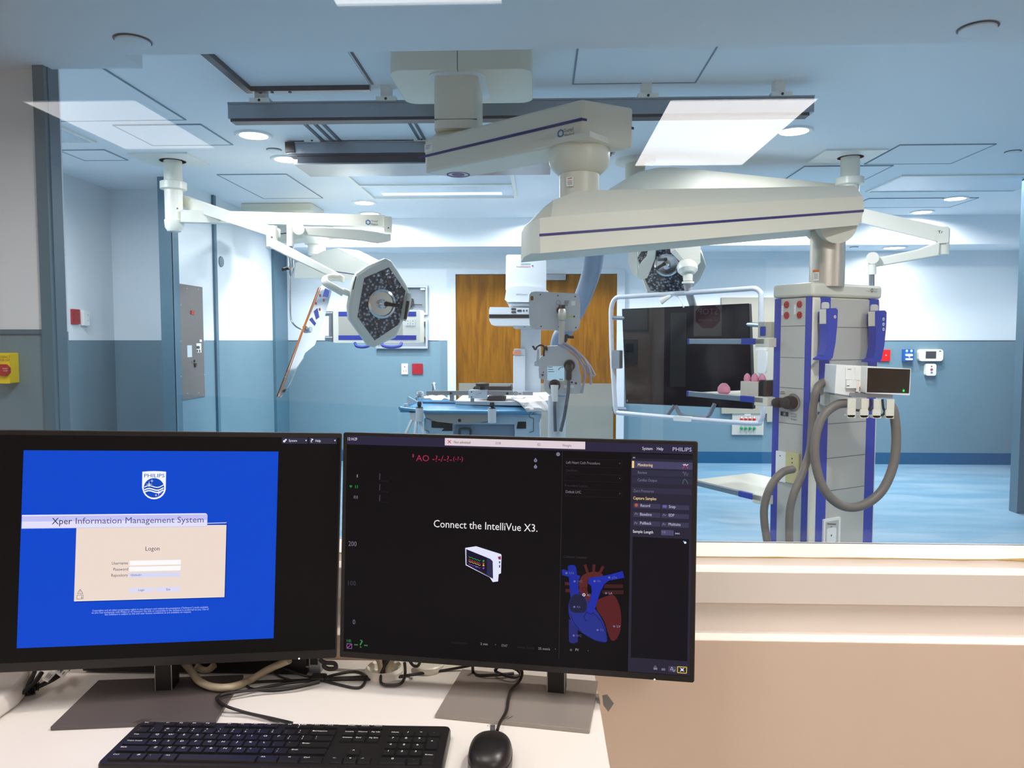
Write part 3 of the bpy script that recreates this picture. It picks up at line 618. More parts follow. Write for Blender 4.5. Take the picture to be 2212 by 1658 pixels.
T('Sample Length', Bq, 1310, 1271, 1553, 6, (236, 234, 244), 5); Rr(Bq, 1648, 1237, 1797, 1307, (74, 72, 106), 3); T('10', Bq, 1662, 1278, 1700, 5, (132, 130, 156), 5); T('sec', Bq, 1815, 1289, 1870, 4.6, (206, 204, 218), 5)
p_, q_ = Bq(1307, 1318), H(1782, 1395); b.rect(pl, p_[0], p_[1], q_[0], q_[1], S.c((18, 15, 24), .9), o+3*e)
b.disc(pl, *Bq(1935, 1390), 2.6, S.c((220, 236, 244)), o+5*e, seg=10); b.disc(pl, *Bq(1918, 1376), 1.6, S.c((60, 160, 200)), o+5*e, seg=8)
Rr(H, 1578, 1447, 1667, 1513, (66, 64, 86), 3); b.line(pl, [H(1600, 1487), H(1614, 1456), H(1630, 1487), H(1600, 1487)], 1, S.c((170, 170, 190)), o+5*e); b.line(pl, [H(1625, 1497), H(1636, 1508), H(1650, 1486)], 1.2, S.c((170, 170, 190)), o+5*e)
b.line(pl, [H(1677, 1453), H(1776, 1460), H(1773, 1525), H(1676, 1518), H(1677, 1453)], 1.5, S.c((226, 190, 52)), o+5*e)
for a_, c_ in (((1705, 1466), (1748, 1506)), ((1748, 1468), (1703, 1506))): b.line(pl, [H(*a_), H(*c_)], 1.3, S.c((220, 220, 240)), o+5*e)
b.disc(pl, *H(1726, 1487), 2.8, S.c((220, 220, 240)), o+5*e, seg=10)
b.rect(pl, *H(1416, 1460), *H(1456, 1488), S.c((120, 118, 136)), o+5*e); b.rect(pl, *H(1502, 1470), *H(1542, 1497), S.c((110, 108, 126)), o+5*e); b.rect(pl, *H(1424, 1444), *H(1446, 1454), S.c((120, 118, 136)), o+5*e)
T('System', Bq, 1423, 282, 1545, 6.4, (220, 218, 232)); T('Help', Bq, 1597, 285, 1673, 6.4, (220, 218, 232)); T('PHILIPS', Bq, 1785, 296, 2012, 8, (190, 188, 216))
# heart diagram
def HP(pts, col, lv): b.poly(pl, [H(*p) for p in pts], S.c(col), o+lv*e)
def HC(pts, col, lv, n=5): HP([(p.x, p.y) for p in spl([(x, y, 0) for x, y in pts], n, True)], col, lv)
HP([(455, 535), (640, 545), (640, 580), (455, 568)], (74, 30, 32), 2); HP([(460, 610), (640, 610), (640, 650), (460, 645)], (74, 30, 32), 2)
HP([(880, 560), (1085, 560), (1085, 600), (880, 600)], (58, 24, 28), 2); HP([(860, 625), (1090, 625), (1090, 668), (860, 665)], (58, 24, 28), 2)
HP([(420, 405), (440, 395), (620, 470), (610, 510), (425, 460)], (26, 44, 150), 2)
HC([(640, 470), (720, 430), (800, 425), (865, 455), (850, 520), (720, 500), (700, 560), (700, 640), (760, 760), (690, 740), (620, 650), (612, 540)], (86, 34, 36), 3)
for a_, c_ in (((700, 440), (672, 345)), ((765, 425), (770, 345)), ((830, 440), (870, 365))): b.line(pl, [H(*a_), H(*c_)], 6, S.c((78, 30, 32)), o+3*e)
HC([(800, 740), (900, 690), (985, 680), (1045, 790), (1065, 930), (1050, 1080), (1000, 1165), (945, 1150), (880, 960), (800, 830)], (84, 28, 32), 3)
HP([(495, 940), (590, 960), (595, 1185), (560, 1200), (510, 1195), (497, 1170)], (34, 40, 110), 3)
HP([(485, 365), (510, 350), (560, 352), (575, 375), (610, 650), (620, 700), (515, 705)], (24, 40, 150), 4)
HC([(560, 665), (640, 670), (700, 745), (800, 850), (880, 990), (915, 1150), (880, 1190), (780, 1170), (640, 1090), (540, 990), (492, 850), (510, 720)], (34, 46, 132), 5)
HC([(560, 670), (640, 680), (690, 760), (680, 850), (620, 870), (520, 850), (505, 740)], (28, 30, 60), 6)
HP([(720, 490), (860, 470), (960, 450), (1080, 415), (1100, 490), (930, 520), (880, 560), (840, 640), (760, 885), (690, 870), (745, 640), (740, 580), (705, 550), (708, 510)], (26, 42, 160), 7)
b.line(pl, [H(510, 880), H(545, 970), H(640, 1090), H(780, 1170), H(880, 1190)], 1, S.c((12, 10, 40)), o+8*e); b.line(pl, [H(760, 870), H(840, 950), H(900, 1080), H(915, 1160)], 1, S.c((12, 10, 40)), o+8*e)
b.line(pl, [H(680, 960), H(662, 910), H(690, 860), H(740, 888), H(765, 860)], 1, S.c((12, 10, 40)), o+8*e)
for st, x_, y_ in (('RPA', 500, 450), ('SVC', 588, 540), ('PA', 805, 538), ('LPA', 965, 498), ('AO', 693, 688), ('LA', 930, 668), ('RA', 585, 817), ('RV', 838, 1068), ('LV', 1018, 1028), ('IVC', 580, 1128)):
    cc_ = (150, 146, 170) if st in ('AO', 'LA', 'LV') else (92, 96, 150)
    if st != 'AO': b.disc(pl, *H(x_-30, y_-12), 2.4, S.c((100, 104, 150)), o+9*e, seg=10)
    T(st, H, x_, y_, x_+(38 if len(st) == 2 else 56), 5, cc_, 9)
b.ring(pl, *H(660, 674), 3.2, 1.3, S.c((240, 232, 236)), o+9*e); b.ring(pl, *H(660, 612), 4.4, .8, S.c((20, 8, 12)), o+9*e)
# pictured patient module
HPc = lambda pts, col, lv: b.poly(pl, [Cq(*p) for p in pts], S.c(col), o+lv*e)
HPc([(1382, 165), (1500, 147), (1768, 232), (1775, 242), (1770, 440), (1745, 450), (1738, 528), (1680, 536), (1648, 485), (1386, 352)], (226, 228, 250), 3)
HPc([(1392, 178), (1600, 262), (1655, 285), (1680, 310), (1684, 500), (1640, 478), (1394, 346)], (44, 40, 76), 4)
HPc([(1400, 186), (1618, 270), (1618, 450), (1402, 345)], (20, 16, 40), 5)
for i, (c_, y_) in enumerate((((40, 180, 60), 262), ((200, 70, 60), 290), ((220, 190, 70), 310), ((150, 70, 200), 340))):
    b.line(pl, [Cq(1420+j*16, y_+j*5.6+(5 if j % 2 else -5)) for j in range(9)], .9, S.c(c_), o+6*e); b.disc(pl, *Cq(1580, y_+45), 2.0, S.c(c_), o+6*e, seg=8)
T('X3', Cq, 1490, 376, 1515, 3, (60, 170, 230), 6)
HPc([(1735, 262), (1768, 255), (1768, 292), (1745, 290)], (146, 40, 90), 4); HPc([(1748, 310), (1762, 310), (1760, 335), (1748, 330)], (60, 58, 110), 4); HPc([(1748, 352), (1762, 350), (1760, 380), (1748, 378)], (60, 58, 110), 4)
S.mb.build('screen', S.mats, rootR, smooth=0, fix=False)
# ================================================================ the near equipment boom
M_boom = mat('boom_cream_enamel', (222, 219, 203), 0.38, var=0.03, scale=3)
M_boomw = mat('light_boom_white', (238, 236, 224), 0.32, var=0.02, scale=3)
M_stripe = mat('dark_blue_stripe', (16, 24, 110), 0.4)
M_hblue = mat('handle_blue', (48, 66, 168), 0.38, var=0.06)
M_hpanel = mat('head_grey_panel', (192, 190, 181), 0.4, 0.1, var=0.03, scale=4)
M_colalu = mat('satin_aluminium_tube', (206, 200, 188), 0.42, 0.8, var=0.03)
M_red = mat('outlet_red', (178, 34, 26), 0.4)
M_white = mat('white_plastic', (236, 236, 232), 0.38, var=0.02)
M_dkgrey = mat('dark_grey_plastic', (62, 64, 68), 0.45)
M_blk = mat('matt_black', (16, 16, 18), 0.5)
M_logo = mat('logo_blue', (34, 104, 160), 0.5); M_ink = mat('ink_grey', (70, 76, 84), 0.6)
M_purple = mat('violet_ring', (96, 54, 130), 0.5); M_orange = mat('orange_mark', (226, 110, 40), 0.5)
M_glowg = glow('green_led', (40, 220, 80), 1.4)
M_hose = mat('grey_corrugated_hose', (110, 104, 98), 0.5, var=0.06)
def through(p, q):                     # vertical plane through two points, facing the viewer
    d = (V(q)-V(p)); d.z = 0; n = V((d.y, -d.x, 0)); n = n if n.dot(V(p)-O) < 0 else -n
    return PL(p, n)
def logo(b, pl, x, y, r, m, off=0.001): 
    b.add([pl.pix(x, y, off)+(pl.r*math.cos(a)+pl.u*math.sin(a))*(R*depth(pl.pix(x, y))/F) for R in (r, r*.62) for a in [math.radians(30+60*i) for i in range(6)]], [(i, (i+1) % 6, 6+(i+1) % 6, 6+i) for i in range(6)], m)
mz = 2.50; my0 = Z(990, 150, mz).y; my1 = Z(990, 224, mz).y
boom = thing('equipment_boom', 'large cream ceiling boom nearest the window carrying the blue striped service column', 'ceiling boom', (P(990, 200, 3.3).x, 3.3, CEIL))
x0, x1 = P(838, 150, my0).x, P(1149, 150, my0).x
m = MB(); q = [(x0+u, my0+v) for u, v in MB.rr(x1-x0, my1-my0, 0.06, 5)]
m.loft([[V((x, y, z)) for x, y in q] for z in (CEIL, mz)], 0); m.box(P(988, 150, my0).x-.002, P(988, 150, my0).x+.002, my0-.001, my0+.05, mz-.001, CEIL, 1)
m.build('ceiling_mount', [M_boom, M_groove], boom, bevel=0.004)
cy0 = Z(985, 160, mz).y; cx0, cx1 = P(936, 200, cy0).x, P(1032, 200, cy0).x; cz = P(985, 276, cy0).z; cyb = cy0+.30
m = MB(); q = [(cx0+u, cy0+v) for u, v in MB.rr(cx1-cx0, cyb-cy0, 0.03, 4)]
m.loft([[V((x, y, z)) for x, y in q] for z in (mz, cz)], 0)
q2 = [(cx0-.02+u, cy0-.03+v) for u, v in MB.rr(cx1-cx0+.05, cyb-cy0+.06, 0.05, 5)]
m.loft([[V((x, y, z)) for x, y in q2] for z in (mz+.001, mz-.004)], 1)
m.box(cx0+.004, cx1-.004, cy0-.001, cy0+.01, P(985, 257, cy0).z-.001, P(985, 257, cy0).z+.001, 2)
m.build('ceiling_column', [M_boom, M_ceil, M_groove], boom)
zt = 2.25
nL, nR, fR = Z(908, 303, zt), Z(1257, 213, zt), Z(1369, 232, zt)
m = MB(); m.lathe(((cx0+cx1)/2, (cy0+cyb)/2, zt-.02), (0, 0, 1), [(.145, 0), (.145, .02), (.12, .04), (.115, cz-zt+.02)], 36)
m.build('swivel_foot', M_boom, boom)
bL, bR, bF = P(907, 375, nL.y), P(1257, 304, nR.y), P(1369, 322, fR.y)
fL = nL+(fR-nR)*0.9; bFL = V((fL.x, fL.y, bL.z))
m = MB(); ax = (nR-nL).normalized(); wv_ = (fR-nR)
tops = [nL+wv_*.12-ax*.0, nL+ax*.03, nR, fR, fL+ax*.03, fL-wv_*.15]
def dn(p):
    t_ = (p-nL).dot(ax)/((nR-nL).length); return V((p.x, p.y, bL.z+(bR.z-bL.z)*t_))
m.loft([tops, [dn(p) for p in tops]], 0); arm1 = m.build('boom_arm', M_boom, boom, bevel=0.012, seg=3)
N1 = through(nL, nR); N2 = through(nR, fR)
m = MB(); m.line(N1, [(904, 340.5), (1257, 257)], 5.5, 0, .0015); m.line(N2, [(1257, 257), (1268, 259)], 5.5, 0, .0015); m.line(N2, [(1364, 276), (1369.5, 277.5)], 5.5, 0, .0015)
m.build('stripe', M_stripe, arm1, smooth=0)
m = MB(); logo(m, N1, 1211, 288, 9.5, 0, .0015); m.text(N1, 'Trumpf', 1218, 286, 1239, 7.5, 1, .0015); m.text(N1, 'Medical', 1220, 296.5, 1240, 7, 1, .0015)
m.build('logo', [M_logo, M_ink], arm1, smooth=0)
m = MB(); m.rect(N1, 917, 312, 934, 326, 0, .0015)
for k_ in range(4): m.line(N1, [(919, 314.5+k_*2.6), (931-k_, 312+k_*2.6)], .8, 1, .002)
m.build('sticker', [M_white, M_ink], arm1, smooth=0)
zc_ = bL.z-.0008; uc = Z(990, 377, zc_); m = MB()
m.lathe((uc.x, uc.y, zc_-.002), (0, 0, 1), [(.046, .0), (.052, .0), (.052, .003), (.046, .003), (.046, 0)], 28, 0, False); m.cyl((uc.x, uc.y, zc_-.002), (uc.x, uc.y, zc_+.002), .028, m=0)
m.build('brake_ring', M_purple, arm1)
jc = nR+wv_*.5-ax*.13; jy = jc.y
def zj(py): return P(1266, py, jy).z
m = MB(); m.box(-.13, .13, -.12, .12, zj(322), zj(310), 0, Matrix.Translation((jc.x, jc.y, 0)) @ Matrix.Rotation(math.atan2(ax.y, ax.x), 4, 'Z'))
m.lathe((jc.x, jc.y, 0), (0, 0, 1), [(.112, zj(318)), (.117, zj(330)), (.117, zj(352)), (.108, zj(364)), (.085, zj(376)), (.078, zj(378))][::-1], 48)
m.build('rotary_joint', M_boom, boom)
m = MB(); m.lathe((jc.x, jc.y, 0), (0, 0, 1), [(.0765, zj(430)), (.0765, zj(374))], 40)
nk = m.build('neck_tube', M_boom, boom)
fn = face(jy-.0775); m = MB(); m.rect(fn, 1223.5, 382, 1239, 402, 0, 0, .004); m.line(fn, [(1226, 386), (1236, 384)], 1.6, 1, .0006)
for k_ in range(4): m.line(fn, [(1226, 391+2.6*k_), (1236, 390+2.6*k_)], .8, 2, .0006)
m.build('sticker', [M_white, mat('label_red', (190, 60, 60), .5), M_ink], nk, smooth=0)
# second arm
L_, R_ = P(1165, 510, 2.68), P(1866, 450, 2.98); N3 = through(L_, R_)
A_ = [(1167, 547), (1855, 486), (1867, 452), (1864, 424), (1640, 436), (1300, 459), (1215, 466), (1190, 468), (1166, 471)]
B_ = [(1147, 547), (1853, 484), (1864, 450), (1846, 400), (1640, 405), (1300, 410), (1248, 412), (1195, 432), (1148, 478)]
B0 = [(1147, 546), (1856, 485), (1869, 452), (1866, 426), (1640, 438), (1300, 461), (1215, 468), (1180, 472), (1146, 479)]
ra = [N3.pix(x, y, 0) for x, y in A_]; rb = [N3.pix(x, y, -.07) for x, y in B_]
rc = [p-N3.n*.12 for p in rb]; rd = [p-N3.n*.06+V((0, 0, -.015)) for p in rc]
m = MB(); m.loft([ra, rb, rc, rd], 0); arm2 = m.build('boom_arm', M_boom, boom, smooth=25, bevel=.004)
m = MB(); m.line(N3, [(1165, 507.5), (1866, 455)], 5.5, 0, .0015); m.build('stripe', M_stripe, arm2, smooth=0)
# tube to the head
m = MB(); m.cyl(P(1812, 487, 3.0), P(1771, 487, 3.27), .069, seg=40); m.build('hinge', M_boom, boom)
tc_ = P(1787, 550, 3.12); m = MB(); m.cyl((tc_.x, tc_.y, P(1787, 500, 3.12).z), (tc_.x, tc_.y, 1.59), .068, seg=48)
tube = m.build('down_tube', M_colalu, boom)
fn = PL((tc_.x-.0485, tc_.y-.0485, 0), (-.7, -.7, 0)); m = MB(); m.rect(fn, 1756, 583, 1769, 588, 0, .001, .002); m.rect(fn, 1756, 588, 1768.5, 606, 1, .001, .002)
for k_ in range(4): m.line(fn, [(1758, 592+3*k_), (1767, 591.5+3*k_)], .8, 2, .0015)
m.build('warning_label', [M_orange, M_white, M_ink], tube, smooth=0)
# service head
hz = 1.603; C0, Lp, Rp = Z(1757, 609, hz), Z(1672, 616, hz), Z(1904, 617, hz)
LF, RF = through(Lp, C0), through(C0, Rp); Bp = Lp+(Rp-C0)
m = MB()
m.loft([[V((p.x, p.y, z)) for p in (Lp, C0, Rp, Bp)] for z in (1.545, .22)], 0)
head = m.build('service_head', M_boom, boom, bevel=.012, seg=3)
ext = .006
m = MB(); c_ = (Lp+Rp)/2
m.loft([[V((p.x, p.y, z))+(V((p.x, p.y, 0))-V((c_.x, c_.y, 0))).normalized()*ext for p in (Lp, C0, Rp, Bp)] for z in (hz, 1.547)], 0)
m.build('top_cover', M_boom, head, bevel=.012, seg=3)
def vs(b, pl, xa, xb, z1, z0, mi, off, th=.004):
    a, c = pl.pix(xa, 635, off), pl.pix(xb, 635, off)
    b.prism([V((a.x, a.y, z0)), V((c.x, c.y, z0)), V((c.x, c.y, z1)), V((a.x, a.y, z1))], -pl.n*th, mi)
m = MB(); vs(m, LF, 1674, 1688, 1.545, .22, 0, .002); vs(m, LF, 1741, 1754, 1.545, .22, 0, .002); vs(m, RF, 1774, 1795, 1.545, .22, 0, .002); vs(m, RF, 1879, 1899, 1.545, .22, 0, .002)
m.build('blue_rail', M_hblue, head, smooth=0)
m = MB(); vs(m, LF, 1688, 1741, 1.543, .22, 0, .0015); 
for py in (704, 772, 838, 915): zz = LF.pix(1712, py).z; vs(m, LF, 1688.5, 1740.5, zz+.001, zz-.001, 1, .002)
m.build('side_panel', [M_hpanel, M_groove], head, smooth=0)
m = MB(); vs(m, RF, 1795, 1879, 1.54, .22, 0, .0015)
for py in (707, 777, 912, 985, 1054): zz = RF.pix(1830, py).z; vs(m, RF, 1795.5, 1878.5, zz+.0012, zz-.0012, 1, .002)
m.build('front_panel', [M_hpanel, M_groove], head, smooth=0)
m = MB(); m.text(RF, 'TruPort', 1871, 629.5, 1879, 2.5, 1, .008); logo(m, RF, 1884, 627, 4.6, 1, .008); m.text(RF, 'Trumpf', 1888, 626, 1895, 3, 1, .008); m.text(RF, 'Medical', 1888, 631, 1895, 3, 1, .008)
m.build('logo', [M_logo, M_ink], head, smooth=0)
for px, py in ((1698, 658), (1726, 657), (1698, 681), (1726, 680)):
    m = MB(); m.disc(LF, px, py, 8.0, 0, .006, .005, 8, math.radians(22.5), .8)
    m.rect(LF, px-3.4, py-3, px-2.2, py+1, 1, .0065); m.rect(LF, px+1.6, py-3, px+2.8, py+1, 1, .0065); m.disc(LF, px, py+3.4, 1.2, 1, .0065, seg=8)
    m.build('outlet', [M_red, M_blk], head, smooth=0)
for px, py in ((1690, 670), (1717, 668)):
    m = MB(); m.rect(LF, px-1.8, py-10, px+1.8, py+10, 0, .003, .001)
    for y_ in (py-7, py, py+7): m.disc(LF, px, y_, .7, 1, .0035, seg=6)
    m.build('outlet_label', [M_white, M_ink], head, smooth=0)
m = MB(); m.ring(LF, 1713, 869, 19, 1.2, 1, .003, 28); m.ring(LF, 1713, 869, 16.5, 1, 1, .003, 28)
for px, r in ((1690, 11), (1713, 14.5)): p_ = LF.pix(px, 869, 0); m.lathe(p_, LF.n, [(r*.00188, 0), (r*.00195, .03), (r*.0017, .045), (r*.0009, .048)], 28, 0)
a_, c_ = LF.pix(1690, 870, .028), LF.pix(1713, 870, .028); m.cyl(a_, c_, .017, .02, 16, 0)
m.line(LF, [(1686, 846), (1695, 845.5)], 1, 1, .003); m.line(LF, [(1685, 850), (1696, 849.5)], 1, 1, .003)
m.build('gas_socket', [M_blk, M_ink], head)
m = MB(); m.rect(LF, 1686, 888, 1702, 899, 0, .004, .003); m.rect(LF, 1692, 890, 1697, 897, 1, .0045); 
for k_, tt in enumerate(('WAGD', 'VENT', 'Medgas')): m.text(LF, tt, 1708, 895+5.5*k_, 1721, 3.4, 2, .003)
m.build('socket_label', [M_blk, M_alu, M_ink], head, smooth=0)
m = MB(); m.rect(LF, 1676, 973, 1697, 1042, 0, .008, .006); m.disc(LF, 1685, 984, 1.6, 1, .0085, seg=8)
m.build('blank_plate', [M_white, M_blk], head, smooth=0)
m = MB(); m.rect(LF, 1698, 976, 1724, 1046, 0, .012, .009); m.disc(LF, 1711, 990, 2, 1, .0125, seg=8); m.disc(LF, 1711, 999, 2, 1, .0125, seg=8)
m.build('hose_plate', [mat('aged_yellow_plate', (206, 196, 140), .45), M_groove], head, smooth=0)
m = MB(); m.rect(RF, 1780, 1122, 1813, 1240, 0, .010, .008, rad=.004); m.rect(RF, 1784, 1127, 1809, 1235, 1, .0115, .002); m.rect(RF, 1787, 1142, 1806, 1170, 0, .014, .004, rad=.008)
m.line(RF, [(1787, 1131), (1806, 1132)], 2.2, 2, .012); m.disc(RF, 1796, 1137, 1.6, 3, .012, seg=8); m.disc(RF, 1796, 1156, 2.2, 3, .0145, seg=10); m.disc(RF, 1795, 1172, 1.6, 3, .012, seg=8)
m.build('wall_outlet', [M_white, M_hpanel, M_ink, M_blk], head, smooth=0)
# blade handles with white pill slots
for xo, yo, nb in ((0, 0, 1), (105.5, 5, 3)):
    m = MB(); m.rect(RF, 1777+xo, 652+yo, 1790+xo, 720+yo, 0, .008, .006, rad=.012, k=5); m.rect(RF, 1779+xo, 672+yo, 1788+xo, 696+yo, 1, .03, .025, rad=.003)
    hd = m.build('handle_mount', [M_boom, M_hblue], head, smooth=30)
    pts = [(1787, 667), (1791, 665.5), (1806, 665), (1810, 669), (1809, 700), (1805, 740), (1799, 772), (1794, 777), (1771, 777), (1772, 774), (1781, 768), (1786, 745), (1787, 705)]
    m = MB(); m.poly(RF, [(x+xo, y+yo) for x, y in pts], 0, .060, .035)
    m.poly(RF, [(1784+xo, 668+yo), (1787+xo, 666+yo), (1787+xo, 698+yo), (1784+xo, 700+yo)], 2, .055, .03)
    for k_ in range(nb): m.disc(RF, 1804+xo*.993, 684+yo+11*k_, 3.4, 1, .0615, .001, 14); m.disc(RF, 1804+xo*.993, 684+yo+11*k_, 1.4, 3 if k_ == 0 else 4, .0625, .001, 10)
    m.build('handle', [M_hblue, M_white, M_boom, M_red, M_ink], head, bevel=.003)
m = MB(); m.rect(RF, 1771, 836, 1800, 849, 0, .05, .045, rad=.004); m.disc(RF, 1796, 843, 4, 1, .056, .006, 14); m.rect(RF, 1781, 849, 1793, 875, 2, .06, .02, rad=.010); m.rect(RF, 1769, 848, 1777, 866, 3, .02, .018); m.rect(RF, 1768, 868, 1783, 889, 0, .03, .026, rad=.01)
m.build('rail_clamp', [M_hpanel, M_alu, M_boom, M_hblue], head, bevel=.002)
# shelves behind the left face
u_ = (Rp-C0); u_.z = 0; u_.normalize(); v_ = (Lp-C0); v_.z = 0; v_.normalize()
def shelf(zs, name='shelf'):
    def q(a, b, z): p = Lp+v_*a+u_*b; return V((p.x, p.y, z))
    m = MB(); m.loft([[q(a, b, z) for a, b in ((.02, -.03), (.45, -.03), (.45, .36), (.02, .36))] for z in (zs-.012, zs)], 0)
    m.loft([[q(a, b, z) for a, b in ((.0, -.05), (.47, -.05), (.47, -.035), (.0, -.035))] for z in (zs-.018, zs+.006)], 1)
    for a0, a1 in ((.05, .13), (.46, .472)): m.loft([[q(a, b, z) for a, b in ((a0, -.052), (a1, -.052), (a1, -.034), (a0, -.034))] for z in (zs-.019, zs+.007)], 2)
    m.loft([[q(a, b, z) for a, b in ((-.02, -.05), (.05, -.05), (.05, .06), (-.02, .06))] for z in (zs-.03, zs+.008)], 3)
    m.build(name, [M_boom, M_alu, M_hblue, M_boom], head, smooth=0, bevel=.002); return q
shelf(1.372); q2_ = shelf(1.122); shelf(.70)
# glove box and black bottle on the middle shelf, small device on the top shelf
qq = lambda a, b, z: q2_(a, b, z)
m = MB(); m.loft([[qq(a, b, z) for a, b in ((.06, -.02), (.06, .12), (.16, .12), (.16, -.02))] for z in (1.123, 1.19)], 0)
gb = m.build('glove_box', [mat('box_card', (216, 208, 196), .6)], None, smooth=0, bevel=.002); tag(gb, 'open glove box with pink gloves on the middle boom shelf', 'box')
m = MB(); rr_ = random.Random(5)
for i in range(5):
    p = qq(.07+.022*i, .02+.02*(i % 2), 1.19); m.lathe(p, (rr_.uniform(-.4, .1), 0, 1), [(.012, -.01), (.016, .01), (.012, .025), (.004, .034)], 10)
m.build('pink_glove', mat('pink_nitrile', (226, 150, 178), .5), gb)
m = MB(); p = qq(.30, .02, 1.123); m.lathe(p, (0, 0, 1), [(.02, 0), (.03, .01), (.028, .03), (.016, .045), (.008, .05)], 16)
tag(m.build('pink_cloth', mat('pink_nitrile', (226, 150, 178), .5)), 'crumpled pink glove at the left of the glove box', 'glove')
m = MB(); p = qq(.035, .0, 1.123); m.loft([[qq(a, b, z) for a, b in ((.014, -.02), (.014, .08), (.055, .08), (.055, -.02))] for z in (1.132, 1.20)], 0)
tag(m.build('suction_unit', M_blk, bevel=.004), 'black unit pressed against the service column on the middle shelf', 'medical device')
m = MB(); m.loft([[qq(a, b, z) for a, b in ((.025, -.02), (.065, -.02), (.075, .06), (.035, .06))] for z in (1.382, 1.45)], 0); m.loft([[qq(a, b, z) for a, b in ((.02, -.024), (.05, -.024), (.05, -.02), (.02, -.02))] for z in (1.39, 1.43)], 1)
tag(m.build('pump_module', [M_hpanel, M_hblue], bevel=.003), 'small grey and blue module on the top boom shelf', 'medical device')
# corrugated hoses
def hose(pts, r, label, ends=None):
    P3 = spl([P(x, y, d) for x, y, d in pts], 40)
    # resample to an even ridge pitch
    out = [P3[0]]; acc = 0
    for a, b in zip(P3[:-1], P3[1:]):
        acc += (b-a).length
        if acc > .0032: out.append(b); acc = 0
    m = MB(); m.tube(out, r, 14, 0, rib=.0011); o = m.build('corrugated_hose', M_hose, None, smooth=50)
    return tag(o, label, 'hose')
hose([(1798, 824, 3.01), (1782, 824, 2.97), (1765, 838, 2.92), (1757, 875, 2.92), (1754, 920, 2.92), (1749, 975, 2.9), (1731, 1027, 2.88), (1713, 1072, 2.86), (1705, 1120, 2.86), (1706, 1215, 2.86)], .0145, 'grey corrugated hose running down beside the blue rail from behind the patient monitor')
hose([(1838, 871, 2.86), (1808, 874, 2.86), (1778, 898, 2.85), (1762, 945, 2.84), (1762, 1000, 2.83), (1781, 1058, 2.82), (1818, 1091, 2.82), (1860, 1092, 2.82), (1902, 1063, 2.83), (1928, 1010, 2.84), (1936, 950, 2.85), (1931, 890, 2.86), (1922, 873, 2.87)], .0165, 'grey corrugated hose hanging in a big loop below the hooks')
hose([(1713, 1013, 2.98), (1690, 1020, 2.94), (1667, 1046, 2.92), (1652, 1088, 2.92), (1652, 1135, 2.92), (1666, 1215, 2.92)], .0148, 'short grey corrugated hose curving out of the yellow plate')
# patient monitor on its bracket, with hooks
pm = thing('patient_monitor', 'white bedside patient monitor with black screen clamped to the boom column', 'patient monitor', P(1870, 860, 2.85))
F1 = face(2.84); F2 = PL(P(1872, 820, 2.80), (.12, -1, 0))
m = MB(); m.poly(F1, [(1807, 787), (1876, 791), (1874, 852), (1841, 857), (1803, 852)], 0, 0, .11); m.build('module_housing', M_white, pm, bevel=.004)
m = MB(); m.rect(F1, 1827, 793, 1842, 819, 0, .004, .004, rad=.002); m.rect(F1, 1847, 793, 1858, 820, 0, .004, .004); m.rect(F1, 1829, 820, 1850, 838, 0, .014, .014, rad=.002); m.rect(F1, 1850, 822, 1856, 846, 1, .010, .01); m.rect(F1, 1829, 832, 1835, 834, 2, .0145); m.rect(F1, 1856, 835, 1858, 844, 2, .004)
m.text(F1, 'MMS', 1831, 799, 1839, 3, 2, .0045)
m.build('parameter_module', [M_white, mat('module_cream', (240, 226, 216), .4), M_ink], pm, smooth=0)
m = MB(); m.poly(F2, [(1873, 790), (1968, 796), (1965, 853.5), (1871, 848.5)], 0, 0, .04); m.build('screen_housing', M_white, pm, bevel=.003)
M_scr = mat('dark_glass_screen', (10, 11, 14), .12, spec=.6)
m = MB(); m.poly(F2, [(1874.5, 794), (1966.5, 797.5), (1963.5, 849), (1872.5, 847)], 0, .001, .0008); m.text(F2, 'PHILIPS', 1907, 846, 1918, 2.4, 1, .0014); m.rect(F2, 1950, 841, 1954, 846, 2, .0014); m.rect(F2, 1949.5, 838.5, 1953, 840, 3, .0014)
m.build('screen', [M_scr, M_ink, M_glowg, glow('green_dim', (20, 110, 40), 1)], pm, smooth=0)
m = MB(); m.poly(F1, [(1840, 848), (1928, 851), (1929, 860), (1838, 857)], 0, .02, .12); m.poly(F1, [(1803, 849), (1840, 855), (1840, 858), (1803, 853)], 0, .002, .1)
m.build('tray', M_alu, pm, bevel=.002)
m = MB(); p = RF.pix(1795, 845, .045); m.cyl(p, P(1812, 842, 2.93), .012, seg=14); m.build('bracket', M_hpanel, pm)
for k_, hx in enumerate((1840, 1868, 1895, 1923)):
    w_ = 8.2; fh = face(2.80); m = MB(); yb = 860+k_*.6
    m.rect(fh, hx-w_+(0 if k_ == 0 else 1), yb, hx+w_, yb+41, 0, -.012, .006); m.rect(fh, hx-w_-1, yb+22, hx+w_-1, yb+41, 0, .014, .008, rad=.008); m.rect(fh, hx-w_-1, yb+36, hx+w_-1, yb+42, 0, .014, .032)
    m.build('hook', M_boom, pm, bevel=.002)
m = MB()
for pts in ([(1849, 885), (1856, 886), (1862, 884)], [(1880, 862), (1882, 872), (1878, 884), (1886, 884)], [(1906, 862), (1908, 880), (1911, 888), (1908, 895), (1903, 896)]): m.tube(spl([P(x, y, 2.81) for x, y in pts], 6), .0045, 8)
tag(m.build('lead_cable', M_blk), 'black lead cables looped over the cream hooks', 'cable')
